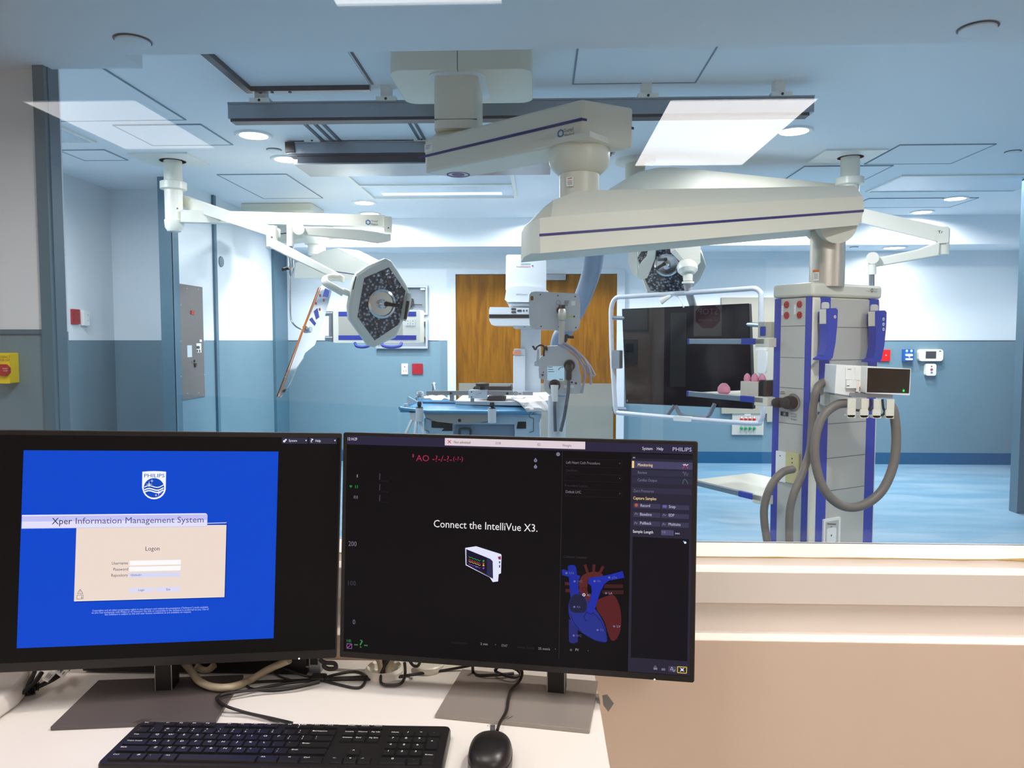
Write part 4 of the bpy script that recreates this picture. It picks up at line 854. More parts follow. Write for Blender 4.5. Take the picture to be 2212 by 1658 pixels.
# grey ribbed cable hose from the near arm to the centre
m = MB(); P3 = spl([P(x, y, d) for x, y, d in ((1286, 520, 4.1), (1280, 575, 4.4), (1267, 620, 4.75), (1248, 665, 5.0), (1226, 705, 5.15), (1208, 735, 5.2), (1204, 790, 5.3), (1208, 880, 5.3))], 30)
m.tube(P3, .055, 16, rib=.002)
tag(m.build('cable_hose', mat('blue_grey_sleeve', (124, 146, 170), .5, var=.06), smooth=50), 'thick blue grey sleeved hose hanging from the second boom arm to the injector', 'hose')
# ---------------------------------------------------------------- boom of the large display
db = thing('display_boom', 'cream boom behind the near arm that carries the large dark display', 'ceiling boom', Z(1372, 338, CEIL))
fp = Z(1372, 345, CEIL); m = MB(); m.lathe((fp.x, fp.y, CEIL-.03), (0, 0, 1), [(.13, 0), (.14, .006), (.14, .03)], 40); m.build('ceiling_flange', M_whitem, db)
m = MB(); m.cyl((fp.x, fp.y, CEIL-.02), (fp.x, fp.y, 2.45), .07, seg=30); m.build('ceiling_column', M_boom, db)
LL, RR = P(1330, 420, 4.98), P(1850, 420, 5.4); N4 = through(LL, RR)
o_ = [(1318, 432), (1326, 411), (1345, 390), (1380, 371), (1420, 362), (1450, 361), (1500, 365), (1640, 380), (1830, 399), (1850, 404), (1850, 442), (1318, 452)]
m = MB(); ring_ = [N4.pix(x, y) for x, y in o_]; m.prism(ring_, -N4.n*.26); m.build('boom_arm', M_boom, db, bevel=.02, seg=3)
e0 = P(1800, 450, 5.5); m = MB(); m.cyl((e0.x, e0.y, P(1800, 430, 5.5).z), (e0.x, e0.y, P(1800, 440, 5.5).z), .07, seg=24)
e1 = P(1490, 500, 5.55); pz = P(1800, 436, 5.5).z; m.cyl((e1.x, e1.y, pz), (e1.x, e1.y, P(1490, 515, 5.55).z), .05, seg=20); m.prism([V((e0.x, e0.y-.05, pz-.05)), V((e0.x, e0.y-.05, pz+.05)), V((e1.x, e1.y-.05, pz+.05)), V((e1.x, e1.y-.05, pz-.05))], (0, .1, 0))
m.build('extension_arm', M_boom, db)
ftc = face(5.45); m = MB()
m.loft([[P(x, 500, 5.45)+V((0, dy, 0)) for x, dy in ((1456, 0), (1514, 0), (1514, .2), (1456, .2))], [P(x, y, 5.45)+V((0, dy, 0)) for x, y, dy in ((1458, 538, 0), (1513, 566, 0), (1513, 566, .18), (1458, 538, .18))], [P(x, y, 5.45)+V((0, dy, 0)) for x, y, dy in ((1486, 570, 0.02), (1508, 574, 0.02), (1508, 574, .14), (1486, 570, .14))]], 0)
m.lathe(P(1485, 580, 5.5), (0, -.4, -1), [(.02, -.07), (.06, -.05), (.075, -.02), (.072, .015), (.05, .04)], 28)
m.lathe(P(1486, 596, 5.5), (0, 0, -1), [(.036, -.02), (.034, .035)], 20); m.lathe(P(1486, 610, 5.5), (0, 0, -1), [(.02, -.012), (.044, -.006), (.044, .006), (.02, .012)], 24)
m.build('ball_joint', M_boomw, db)
m = MB(); m.tube([P(1484, 612, 5.52), P(1491, 640, 5.55), P(1500, 668, 5.62), P(1505, 700, 5.7)], .028, 18); m.build('support_pole', mat('pole_grey', (176, 172, 176), .35), db)
dl, dr = P(1344, 770, 5.9), P(1622, 770, 5.3); N5 = through(dl, dr)
scr = [(1343.5, 667), (1618, 655), (1626.5, 883), (1352, 871)]
sp_ = [N5.pix(x, y) for x, y in scr]
m = MB(); m.prism(sp_, -N5.n*.05); cen = sum(sp_, V())/4
m.loft([[cen+(p-cen)*.7-N5.n*.05 for p in sp_], [cen+(p-cen)*.5-N5.n*.12 for p in sp_]], 0)
m.build('display_housing', M_blk, db, bevel=.004)
m = MB(); m.add([cen+(p-cen)*.985+N5.n*.001 for p in sp_], [(0, 1, 2, 3)]); m.text(N5, 'E', 1354.5, 866.5, None, 3, 1, .002); m.build('display_screen', [M_scr, M_white], db, smooth=0)
fr_ = [(1322, 770), (1320, 700), (1321, 662), (1332, 643), (1360, 640), (1473, 633), (1600, 624.5), (1628, 623), (1641, 630), (1644, 650), (1643, 760), (1647, 860), (1648, 892), (1642, 908), (1628, 914), (1500, 905.5), (1360, 893.5), (1336, 891), (1330, 884), (1326, 830)]
N6 = PL(N5.o+N5.n*.05, N5.n); ctr = [N6.pix(x, y) for x, y in fr_]
m = MB(); m.tube(spl(ctr, 5, True), .018, 12, closed=True); m.build('frame_tube', mat('frame_tube_grey', (206, 210, 218), .3), db)
for y_ in (686, 882):
    m = MB(); m.tube([N6.pix(1322, y_), N5.pix(1352, y_+1, -.02)], .016, 8); m.build('frame_stub', M_alu, db)
m = MB(); m.tube([N6.pix(1646, 702), N5.pix(1612, 700, -.02)], .016, 8); m.build('frame_stub', M_alu, db)
m = MB(); m.rect(N6, 1322, 756, 1338, 796, 0, .025, .05, rad=.008); m.build('grip', M_alu, db)
m = MB(); m.rect(N6, 1454, 898, 1492, 911, 0, .03, .055, rad=.01); m.build('grip', M_white, db)
m = MB(); m.tube([N5.pix(*p, .02) for p in ((1440, 898), (1456, 876))], .016, 8); m.tube([N5.pix(*p, .02) for p in ((1459, 876), (1468, 893), (1478, 899), (1524, 903), (1533, 895), (1544, 872))], .016, 8)
m.build('cable_guard', mat('guard_grey', (108, 114, 124), .4), db)
m = MB(); m.tube([N6.pix(1452, 637), N6.pix(1441, 643, .02), N6.pix(1427, 651, .03)], [.010, .016, .026], 12); m.tube(spl([N6.pix(*p, .01) for p in ((1452, 637), (1464, 641), (1472, 650), (1477, 664))], 5), .005, 6)
m.build('pull_handle', M_white, db)
m = MB(); m.rect(N6, 1637, 754, 1654, 806, 0, .055, .034, rad=.02); m.rect(N6, 1633, 748, 1656, 757, 0, .05, .03)
tag(m.build('remote_handset', M_white, bevel=.003), 'white ribbed handset hung on the right tube of the display frame', 'remote control')
# ================================================================ ceiling rails
def rail(pts, d, z0, z1, dep, label, hangers, extra=None):
    (xa, ya_), (xb, yb_) = pts; a, b_2 = P(xa, ya_, d), P(xb, yb_, d)
    t = thing('ceiling_rail', label, 'ceiling rail', (a.x, d, CEIL))
    m = MB(); m.box(a.x, b_2.x, d, d+dep, z0, z1, 0); m.box(a.x, b_2.x, d-.006, d, z1-.008, z1, 0); m.box(a.x+.01, b_2.x-.02, d+.005, d+dep, z0-.014, z0, 1)
    m.build('beam', [M_alu, M_dkmetal], t, smooth=0)
    for hx in hangers:
        x = P(hx, ya_, d).x; m = MB(); m.box(x-.05, x+.05, d-.02, d+.03, z1-.004, z1+.016, 0); m.box(x-.03, x+.02, d+.0, d+.06, z1+.016, CEIL, 0); m.cyl((x, d-.021, z1+.004), (x, d-.014, z1+.004), .007, seg=10, m=1)
        m.build('hanger', [M_whitem, M_blk], t, smooth=0)
    return t
r1 = 3.75; rail([(492, 230), (1759, 222)], r1, P(1100, 249, r1).z, P(1100, 214, r1).z, .07, 'long grey ceiling rail crossing behind the near boom column', (563, 835, 1399, 1687))
r2 = 4.75; t2 = rail([(620, 318), (1330, 312)], r2, P(1000, 328, r2).z, P(1000, 303, r2).z, .10, 'shorter rear ceiling rail with a black end cap and dark carriage', (676, 912))
m = MB(); a = P(620, 318, r2); m.box(a.x-.01, a.x+.05, r2-.01, r2+.11, P(620, 329, r2).z, P(620, 307, r2).z); m.build('end_cap', M_blk, t2, smooth=0)
m = MB(); a, b2 = P(641, 345, r2), P(1190, 345, r2); m.box(a.x, b2.x, r2+.01, r2+.35, P(900, 349, r2).z, P(900, 333, r2).z); m.build('carriage', M_dkmetal, t2, smooth=0)
m = MB(); m.box(a.x-.02, b2.x, r2, r2+.35, P(900, 353, r2).z, P(900, 350, r2).z); m.build('cover_strip', M_alu, t2, smooth=0)
# ================================================================ left light boom
lb = thing('surgical_light', 'white ceiling light boom at left with hexagonal lamp head and hanging lead glass shield', 'surgical light', (P(374, 340, 5.2).x, 5.2, CEIL))
m = MB(); m.box(-2.79, -2.38, 5.0, 5.35, CEIL-.012, CEIL); m.build('ceiling_plate', M_whitem, lb, smooth=0)
cx, cyy = P(374, 380, 5.2).x, 5.2
def zl(py): return P(374, py, 5.2).z
m = MB(); m.lathe((cx, cyy, 0), (0, 0, 1), [(.088, zl(342)), (.088, CEIL-.012)], 32); m.lathe((cx, cyy, 0), (0, 0, 1), [(.061, zl(400)), (.061, CEIL-.01)], 36); m.build('ceiling_tube', M_boomw, lb)
m = MB(); m.lathe((cx, cyy, 0), (0, 0, 1), [(.06, zl(411)), (.088, zl(409)), (.088, zl(394)), (.06, zl(391))], 40); m.build('collar', M_boomw, lb)
m = MB(); m.lathe((cx, cyy, 0), (0, 0, 1), [(.02, zl(501)), (.045, zl(500)), (.062, zl(492)), (.066, zl(476)), (.060, zl(474)), (.060, zl(410))], 40); m.disc(face(cyy-.062), 383, 450, 1.8, 1, 0, .002, 10); m.build('hub', [M_boomw, M_ink], lb)
a, c = P(388, 466, 5.16), P(832, 478, 5.45); NA = through(a, c)
m = MB(); m.poly(NA, [(390, 453), (832, 464), (832, 489), (390, 479)], 0, 0, .075); arm = m.build('shield_arm', M_boomw, lb, bevel=.012, seg=3)
m = MB(); logo(m, NA, 795, 480, 6, 0, .002); m.text(NA, 'Trumpf', 802, 479, 816, 4, 1, .002); m.text(NA, 'Medical', 802, 486, 816, 4, 1, .002); m.build('logo', [M_logo, M_ink], arm, smooth=0)
m = MB(); m.rect(NA, 829, 467, 847, 501, 0, .012, .1, rad=.01); m.disc(NA, 839, 492, 1.7, 1, .0125, .001, 10); m.build('elbow', [M_boomw, M_ink], lb, bevel=.006)
NB = through(P(640, 500, 5.0), P(840, 510, 5.4))
m = MB(); m.loft([[NB.pix(x, y, o_) for x, y, o_ in ((xx, yt, 0), (xx, yt, -.06), (xx, yb, -.06), (xx, yb, 0))] for xx, yt, yb in ((656, 489, 508), (700, 490, 512), (780, 495, 520), (815, 500, 526), (835, 504, 523), (845, 503, 520))], 0)
m.build('spring_arm', M_boomw, lb, bevel=.008, seg=3)
m = MB(); m.cyl(NB.pix(645.5, 495, .015), NB.pix(645.5, 495, -.08), .040, seg=30); m.build('pivot', M_boomw, lb, bevel=.004)
def X3(x, y, d=5.0): return P(x, y, d)
m = MB(); m.cyl(X3(627, 484), X3(627, 532), .024, seg=24); m.build('drop_sleeve', M_boomw, lb)
M_chr = mat('polished_steel', (206, 208, 210), .15, .95)
m = MB(); m.lathe(X3(627.5, 532), (0, 0, -1), [(.021, 0), (.022, .01), (.022, .13), (.024, .135), (.024, .15), (.007, .20)], 24); m.build('drop_socket', M_chr, lb)
m = MB(); m.cyl(X3(620, 579), X3(611, 582, 4.96), .011, seg=14); m.build('clamp_knob', M_blk, lb)
m = MB(); m.tube(spl([X3(x, y) for x, y in ((626.5, 590), (626.5, 640), (627.5, 680), (631, 695), (640, 705), (652, 711), (662, 711))], 6), .0055, 10); m.build('shield_rod', M_chr, lb)
sh_ = [(690, 621), (697, 615), (711, 616), (716, 630), (700, 690), (680, 745), (659, 762), (655, 772), (640, 795), (627, 826), (614, 849), (606, 857), (600, 856)]
NS = PL(P(655, 711, 4.97), (.93, -.36, .05))
m = MB(); pts3 = [NS.pix(x, y) for x, y in sh_]; m.prism(pts3, -NS.n*.012, 0, 0)
m.build('shield', glassmat('lead_acrylic', (.80, .84, .84), 1.0, 1.5, .05), lb, smooth=0)
m = MB(); m.tube([NS.pix(691, 621, -.006), NS.pix(655, 710, -.006), NS.pix(602, 857, -.006)], .010, 4); m.build('shield_edge', mat('amber_edge', (196, 112, 44), .4), lb, smooth=0)
m = MB(); m.tube([NS.pix(x, y, -.006) for x, y in ((655, 772), (640, 795), (627, 826), (606, 857))], .006, 4); m.build('shield_edge', M_white, lb, smooth=0)
m = MB()  # coloured patches painting the service boom's reflection onto the shield
m.poly(NS, [(697, 640), (703, 622), (712, 628), (709, 642)], 0, .001); m.poly(NS, [(678, 672), (686, 665), (690, 685), (683, 690)], 0, .001); m.poly(NS, [(668, 690), (674, 685), (683, 698), (680, 704)], 0, .001)
for x_, y_ in ((692, 638), (700, 648), (683, 655), (691, 668)): m.disc(NS, x_, y_, 3.4, 1, .0015, seg=10, sq=.8)
m.build('shield_reflection', [M_hblue, M_red], lb, smooth=0)
m = MB(); m.lathe(NS.pix(664, 711), NS.n, [(.025, -.03), (.025, .02), (.018, .03)], 18); m.build('shield_mount', M_chr, lb)
# lamp arm
a, c = P(388, 430, 5.28), P(588, 503, 4.95); NC = through(a, c)
m = MB(); m.poly(NC, [(390, 420), (590, 492), (590, 512), (390, 446)], 0, 0, .07); m.build('lamp_arm', M_boomw, lb, bevel=.01, seg=3)
m = MB(); q = P(587, 505, 4.95); m.cyl((q.x, q.y, P(587, 488, 4.95).z), (q.x, q.y, P(587, 533, 4.95).z), .036, seg=26); m.disc(face(q.y-.037), 587, 512, 2, 1, 0, .002, 8); m.build('knuckle', [M_boomw, M_chr], lb)
m = MB(); m.loft([[V(p)+V((0, dy, dz)) for dy, dz in ((0, h), (.06, h), (.06, -h), (0, -h))] for p, h in ((P(580, 522, 4.92), .035), (P(625, 545, 4.86), .034), (P(740, 603, 4.72), .022))], 0); m.build('spring_arm', M_boomw, lb, bevel=.008, seg=3)
m = MB(); m.tube(spl([P(x, y, d) for x, y, d in ((735, 600, 4.72), (716, 599, 4.70), (703, 603, 4.66), (704, 611, 4.62), (720, 620, 4.62), (742, 633, 4.64))], 5), .023, 14); m.tube([P(740, 628, 4.64), P(772, 640, 4.70)], .020, 14); m.build('yoke', M_boomw, lb)
# lamp head
M_lampshell = mat('lamp_shell', (206, 208, 200), .3, var=.02)
M_lens2 = mat('faceted_lens', (70, 76, 84), .12, .3, var=.3, scale=40)
nt = M_lens2.node_tree; b_ = nt.nodes['Principled BSDF']; tc = nt.nodes.new('ShaderNodeTexCoord'); vo = nt.nodes.new('ShaderNodeTexVoronoi'); vo.inputs['Scale'].default_value = 48
cr = nt.nodes.new('ShaderNodeValToRGB'); cr.color_ramp.elements[0].color = lin((190, 198, 206)); cr.color_ramp.elements[1].color = lin((56, 62, 72)); cr.color_ramp.elements[1].position = .5
bp = nt.nodes.new('ShaderNodeBump'); bp.inputs['Distance'].default_value = .008
nt.links.new(tc.outputs['Object'], vo.inputs['Vector']); nt.links.new(vo.outputs['Distance'], cr.inputs[0]); nt.links.new(cr.outputs[0], b_.inputs['Base Color']); nt.links.new(vo.outputs['Distance'], bp.inputs['Height']); nt.links.new(bp.outputs['Normal'], b_.inputs['Normal'])
def lamp(pl, outer, lens, cen, rx, ry, hnd, parent, th=.06):
    o3 = [pl.pix(x, y) for x, y in outer]; c3 = sum(o3, V())/len(o3)
    hd = MB(); hd.loft([[c3+(p-c3)*.93+pl.n*.012 for p in o3], o3, [p-pl.n*th*.6 for p in o3], [c3+(p-c3)*.8-pl.n*th for p in o3]], 0)
    h = hd.build('lamp_head', M_lampshell, parent, smooth=30, bevel=.004)
    m = MB(); m.poly(pl, lens, 0, .0135, .002); m.build('lens', M_lens2, h, smooth=0)
    c = pl.pix(*cen, .014); kx = rx*depth(c)/F; ky = ry*depth(c)/F
    s_ = (ky) ; m = MB()
    m.lathe(c, pl.n, [(s_, 0), (s_*1.02, .006), (s_*.86, .010), (s_*.80, -.01), (s_*.2, -.02)], 32); m.lathe(c, pl.n, [(s_*.34, -.015), (s_*.3, .03), (s_*.2, .04)], 20)
    m.build('centre_dish', M_chr, h)
    m = MB(); a_, b2_ = pl.pix(*hnd[0], .05), pl.pix(*hnd[1], .05); b2_ = b2_ + pl.n*.05; m.tube([a_, a_+(b2_-a_)*.3, b2_], [.017, .012, .012], 14); m.build('lamp_handle', M_blk, h)
    return h
NL = PL(P(822, 655, 4.75), (.55, -.82, -.12))
h = lamp(NL, [(833, 557.5), (845, 563), (877, 613), (886, 633), (884, 652), (873, 689), (854.6, 728.7), (807, 750), (796, 747), (754, 689), (751.6, 662), (762, 609), (769.7, 590.7), (793.5, 574.7)],
     [(840, 577), (876, 628), (862.5, 699.5), (809.5, 735), (772, 683.5), (787, 600)], (825, 656), 21, 31, ((833, 656), (858, 659)), lb)
m = MB(); m.tube([NL.pix(884, 634, .02), NL.pix(882, 660, .03), NL.pix(872, 692, .02)], .016, 10); m.build('side_grip', M_lampshell, h)
m = MB(); m.tube([NL.pix(881.5, 650, .045), NL.pix(875, 689, .04)], .010, 8); m.build('side_grip_pad', M_blk, h)
m = MB(); m.line(NL, [(769, 597), (762, 625)], 2.4, 0, .013); m.build('status_strip', M_dkgrey, h, smooth=0)
# ================================================================ right light boom (rear)
rb = thing('surgical_light', 'white ceiling light boom at right whose lamp hangs above the large display', 'surgical light', (P(1836, 340, 5.27).x, 5.27, CEIL))
m = MB(); m.box(1.90, 2.31, 5.08, 5.42, CEIL-.012, CEIL); m.build('ceiling_plate', M_whitem, rb, smooth=0)
cx, cyy = P(1836, 380, 5.27).x, 5.27
def zr(py): return P(1836, py, 5.27).z
m = MB(); m.lathe((cx, cyy, 0), (0, 0, 1), [(.085, zr(331)), (.085, CEIL-.012)], 30); m.lathe((cx, cyy, 0), (0, 0, 1), [(.062, zr(386)), (.062, CEIL-.01)], 36); m.build('ceiling_tube', M_boomw, rb)
m = MB(); m.lathe((cx, cyy, 0), (0, 0, 1), [(.062, zr(401)), (.093, zr(399)), (.093, zr(385)), (.062, zr(382))], 40); m.build('collar', M_boomw, rb)
m = MB(); m.lathe((cx, cyy, 0), (0, 0, 1), [(.03, zr(500)), (.062, zr(490)), (.062, zr(399))], 36); m.build('hub', M_boomw, rb)
a, c = P(1840, 455, 5.3), P(2040, 510, 5.0); ND = through(a, c)
m = MB(); m.poly(ND, [(1838, 444), (2035, 489), (2035, 523), (1838, 475)], 0, 0, .08); arm = m.build('shield_arm', M_boomw, rb, bevel=.012, seg=3)
m = MB(); m.rect(ND, 2027, 490, 2049, 524, 0, .012, .1, rad=.01); m.text(ND, 'Tr', 2026, 504, 2037, 6, 1, .014); m.build('elbow', [M_boomw, M_ink], rb, bevel=.006)
q = ND.pix(2036, 535, -.04); m = MB(); m.cyl(q+V((0, 0, .05)), q-V((0, 0, .045)), .040, seg=26); m.build('knuckle', M_boomw, rb)
m = MB(); m.loft([[V(p)+V((0, dy, dz)) for dy, dz in ((0, h_), (.06, h_), (.06, -h_), (0, -h_))] for p, h_ in ((P(2030, 537, 5.0), .045), (P(1990, 548, 5.05), .034), (P(1890, 567, 5.15), .030))], 0); m.build('spring_arm', M_boomw, rb, bevel=.008, seg=3)
m = MB(); m.cyl(P(1884, 560, 5.15), P(1884, 593, 5.15), .026, seg=24); m.cyl(P(1885, 557, 5.12), P(1885, 557, 5.2), .04, seg=20); m.build('drop_sleeve', M_boomw, rb)
m = MB(); m.cyl(P(1883, 590, 5.15), P(1883, 700, 5.15), .018, seg=20); m.build('drop_tube', M_alu, rb)
# lamp arm towards the left, behind the near boom arm
m = MB(); a, c = P(1836, 470, 5.27), P(1440, 500, 6.1); NE = through(a, c); m.poly(NE, [(1836, 458), (1430, 492), (1430, 512), (1836, 482)], 0, 0, .07); m.build('lamp_arm', M_boomw, rb, bevel=.01)
NR_ = PL(P(1442, 580, 5.95), (-.25, -.8, -.5))
h = lamp(NR_, [(1374, 535), (1372, 560), (1386, 604), (1397, 633), (1440, 640), (1484, 632), (1511.6, 605), (1525, 575), (1515, 546), (1490, 515), (1420, 505), (1390, 512)],
     [(1377, 557), (1394, 604), (1405, 627), (1434, 633), (1478, 628), (1506, 575), (1492, 540), (1420, 526), (1395, 528)], (1440, 572), 26, 26, ((1436, 569), (1418, 575)), rb)
m = MB(); NR2 = PL(P(1400, 570, 5.8), (-.25, -.9, -.3)); m.poly(NR2, [(1402, 529), (1418, 529), (1414, 560), (1398, 600), (1386, 604), (1378, 599), (1380, 575), (1384, 568), (1396, 555)], 0, 0, .05); m.poly(NR2, [(1358, 533), (1373, 533), (1376, 560), (1378, 600), (1365, 590), (1356, 565)], 0, -.02, .03); m.build('yoke', M_boomw, rb, bevel=.006)
# ================================================================ far left boom with horizontal head
fb = thing('supply_boom', 'far white boom behind the left lamp with a horizontal blue striped outlet bar', 'ceiling boom', (P(600, 445, 6.9).x, 6.95, CEIL))
m = MB(); a, c = P(525, 440, 6.9), P(677, 460, 6.9); m.box(a.x, c.x, 6.85, 7.25, P(600, 458, 6.9).z, CEIL); m.build('ceiling_mount', M_boom, fb, bevel=.01)
m = MB(); q = P(610, 470, 6.9); m.box(q.x-.12, q.x+.12, 6.9, 7.1, P(610, 500, 6.9).z, P(610, 455, 6.9).z); m.build('ceiling_column', M_boom, fb)
NF = through(P(596, 505, 6.7), P(720, 500, 6.3)); m = MB(); m.poly(NF, [(594, 488), (720, 476), (720, 506), (594, 522)], 0, 0, .2); m.line(NF, [(595, 506), (718, 492)], 2, 1, .002); m.build('boom_arm', [M_boom, M_stripe], fb, smooth=0)
q = P(684, 520, 6.4)
def zf(py): return P(684, py, 6.4).z
m = MB(); m.lathe((q.x, q.y, 0), (0, 0, 1), [(.075, zf(550)), (.075, zf(530)), (.10, zf(528)), (.116, zf(518)), (.116, zf(504))], 32); m.build('rotary_joint', M_boomw, fb)
NG = through(P(668, 570, 6.35), P(800, 590, 5.9))
m = MB(); m.poly(NG, [(636, 600), (638, 568), (668, 556), (700, 541), (730, 535.5), (800, 570), (800, 605), (772, 607), (730, 600)], 0, 0, .22); m.line(NG, [(715, 585), (800, 597)], 1.6, 1, .002); m.build('boom_arm', [M_boomw, M_stripe], fb, smooth=25, bevel=.01)
m = MB(); q = P(800, 600, 6.1); m.cyl((q.x, q.y, P(800, 590, 6.1).z), (q.x, q.y, P(800, 680, 6.1).z), .06, seg=20); m.build('down_tube', M_colalu, fb)
fh = face(6.0); m = MB(); m.rect(fh, 719, 669, 908, 740, 0, 0, .2, rad=.01); hh = m.build('outlet_bar', M_boomw, fb, bevel=.008)
m = MB(); m.rect(fh, 731, 673, 899, 683, 0, .002, .002); m.rect(fh, 731, 724, 899, 734, 0, .002, .002); m.build('blue_rail', M_hblue, hh, smooth=0)
m = MB(); m.rect(fh, 731, 683, 870, 724, 0, .0015, .001); m.build('front_panel', M_hpanel, hh, smooth=0)
for k_, px in enumerate((881, 892)):
    m = MB(); m.rect(fh, px-5, 689, px+5, 703, 0, .006, .004, rad=.005); m.disc(fh, px, 693, .9, 1, .0065, seg=6); m.disc(fh, px, 699, .9, 1, .0065, seg=6); m.build('outlet', [M_white, M_ink], hh, smooth=0)
for xa, xb in ((767, 799), (825, 867)):
    m = MB(); m.tube(spl([fh.pix(xa, 740, .03), fh.pix(xa+3, 747, .05), fh.pix((xa+xb)/2, 749.5, .05), fh.pix(xb-3, 747, .05), fh.pix(xb, 740, .03)], 5), .012, 8); m.build('handle', M_hblue, hh)
for py in (677, 730):
    m = MB(); m.cyl(fh.pix(719, py, -.05), fh.pix(703, py, -.05), .02, seg=12); m.build('rail_knob', M_alu, hh)
m = MB(); m.cyl(fh.pix(715, 672, -.05), fh.pix(715, 738, -.05), .018, seg=14); m.build('side_pole', M_alu, hh)
# ================================================================ x-ray stand, table, injector
M_siem = mat('scanner_white', (192, 198, 204), .35, var=.02)
M_sgrey = mat('scanner_grey', (150, 156, 172), .4)
ca = thing('xray_stand', 'white x-ray scanner stand with flat detector in front of the wooden double door', 'x-ray machine', (P(1145, 900, 6.6).x, 6.7, 0))
g = face(6.5)
def gx(x): return 850+x/3.768
def gy(y): return 520+y/3.768
m = MB(); f0 = [(gx(x), gy(y)) for x, y in ((915, 125), (930, 112), (1230, 112), (1243, 125), (1243, 400), (913, 400))]
m.poly(g, f0, 0, 0, .35); m.build('upper_housing', M_siem, ca, bevel=.015, seg=3)
m = MB(); f1 = [(gx(x), gy(y)) for x, y in ((918, 395), (960, 372), (1080, 365), (1200, 380), (1262, 410), (1262, 490), (1240, 500), (930, 495), (905, 480))]
m.poly(g, f1, 0, .05, .4); m.build('collimator_housing', M_siem, ca, bevel=.015, seg=3)
m = MB(); m.rect(g, gx(925), gy(486), gx(1200), gy(510), 0, -.02, .25); m.rect(g, gx(935), gy(510), gx(1200), gy(535), 1, -.01, .28, rad=.02); m.build('swivel_ring', [M_sgrey, M_siem], ca, bevel=.004)
m = MB(); f2 = [(gx(x), gy(y)) for x, y in ((785, 538), (1250, 545), (1262, 560), (1262, 690), (820, 690), (795, 680), (780, 650), (776, 600), (778, 560))]
m.poly(g, f2, 0, .15, .4); det = m.build('detector', M_siem, ca, bevel=.012, seg=3)
m = MB(); m.poly(g, [(gx(777), gy(598)), (gx(1250), gy(598)), (gx(1250), gy(628)), (gx(779), gy(628))], 0, .153, .002); m.build('black_band', M_blk, det, smooth=0)
m = MB()
for x_, y_ in ((958, 546), (958, 571)): m.rect(g, gx(x_), gy(y_), gx(x_+40), gy(y_+17), 0, .153, .002, rad=.01)
m.rect(g, gx(1005), gy(560), gx(1045), gy(576), 0, .153, .002, rad=.01); m.disc(g, gx(1060), gy(568), 2, 0, .153, seg=10); m.disc(g, gx(1085), gy(568), 2, 0, .153, seg=10)
m.build('key_pad', M_dkgrey, det, smooth=0)
m = MB(); m.text(g, 'SIEMENS', gx(1035), gy(196), gx(1115), 3.6, 0, .003); m.text(g, 'Healthineers', gx(1002), gy(216), gx(1115), 3.4, 1, .003); m.disc(g, gx(1132), gy(203), 1.6, 1, .003, seg=8); m.text(g, 'ARTIS icono', gx(998), gy(442), gx(1088), 3.2, 2, .053)
m.build('lettering', [mat('petrol_ink', (40, 110, 120), .5), M_red, M_ink], ca, smooth=0)
m = MB(); x0_, x1_ = g.pix(gx(1035), 700).x, g.pix(gx(1200), 700).x; m.box(x0_, x1_, 6.55, 6.95, .02, g.pix(1140, gy(690)).z); m.box(x0_-.06, x1_+.1, 6.5, 7.0, 0, .06)
x2_ = g.pix(gx(975), 700).x; m.rect(g, gx(975), gy(685), gx(1200), gy(712), 0, .1, .35, rad=.01); m.disc(g, gx(1068), gy(699), 2.2, 1, .101, .002, 4, math.pi/4); m.build('column', [M_siem, M_sgrey], ca, bevel=.01)
m = MB(); z0_ = g.pix(1115, gy(880)).z; m.box(x2_, x0_+.04, 6.5, 6.8, .04, z0_-.06, 0); m.box(x2_+.004, x0_+.04, 6.51, 6.8, z0_-.06, z0_, 0); m.box(x2_-.002, x0_, 6.495, 6.6, g.pix(1115, gy(925)).z, g.pix(1115, gy(897)).z, 1)
m.build('side_unit', [M_siem, mat('salmon_band', (232, 140, 110), .4)], ca, bevel=.004)
# patient table
pt = thing('patient_table', 'patient table with steel side rail and blue tray, behind the right monitor', 'operating table', (P(1020, 900, 5.4).x, 5.5, 0))
def tx(x): return 860+x/5.027
def ty(y): return 820+y/5.027
g = face(5.25)
M_tray = mat('translucent_blue_tray', (86, 140, 176), .2, var=.06)
M_trayd = mat('tray_dark_blue', (36, 96, 134), .25)
M_tabw = mat('table_white', (196, 203, 208), .35, var=.03); M_tabs = mat('table_pale_blue', (158, 184, 200), .38, var=.03)
M_beam = mat('table_beam_grey', (150, 150, 146), .4, .2)
def tp(mb, pts, mi=0, off=0, th=.02): mb.poly(g, [(tx(x), ty(y)) for x, y in pts], mi, off, th); return mb
zt_ = g.pix(1000, ty(245)).z
m = MB()   # tray: bottom plate with rim, real depth
a0, a1 = g.pix(tx(20), ty(322)), g.pix(tx(1440), ty(352)); b0, b1 = P(tx(225), ty(236), 5.62), P(tx(1545), ty(250), 5.62)
m.loft([[a0, a1, b1, b0], [p-V((0, 0, .02)) for p in (a0, a1, b1, b0)]], 0)
m.tube([a0+V((0, 0, .008)), g.pix(tx(320), ty(345)), a1, b1, b0, a0+V((0, 0, .008))], .013, 8, 0)
m.build('tray', M_tray, pt, smooth=30)
m = MB(); tp(m, [(262, 238), (1540, 252), (1480, 340), (300, 330)], 0, -.28, .02); tp(m, [(330, 345), (1435, 352), (1420, 374), (330, 366)], 1, .004, .02); m.build('tray_wall', [M_trayd, M_tray], pt, smooth=0)
m = MB(); tp(m, [(305, 122), (765, 120), (765, 168), (305, 165)], 0, -.2, .02); tp(m, [(970, 118), (1250, 124), (1250, 168), (970, 166)], 0, -.2, .02); tp(m, [(560, 165), (607, 165), (607, 235), (560, 235)], 0, -.21, .02); tp(m, [(785, 200), (825, 200), (825, 238), (785, 238)], 0, -.21, .02)
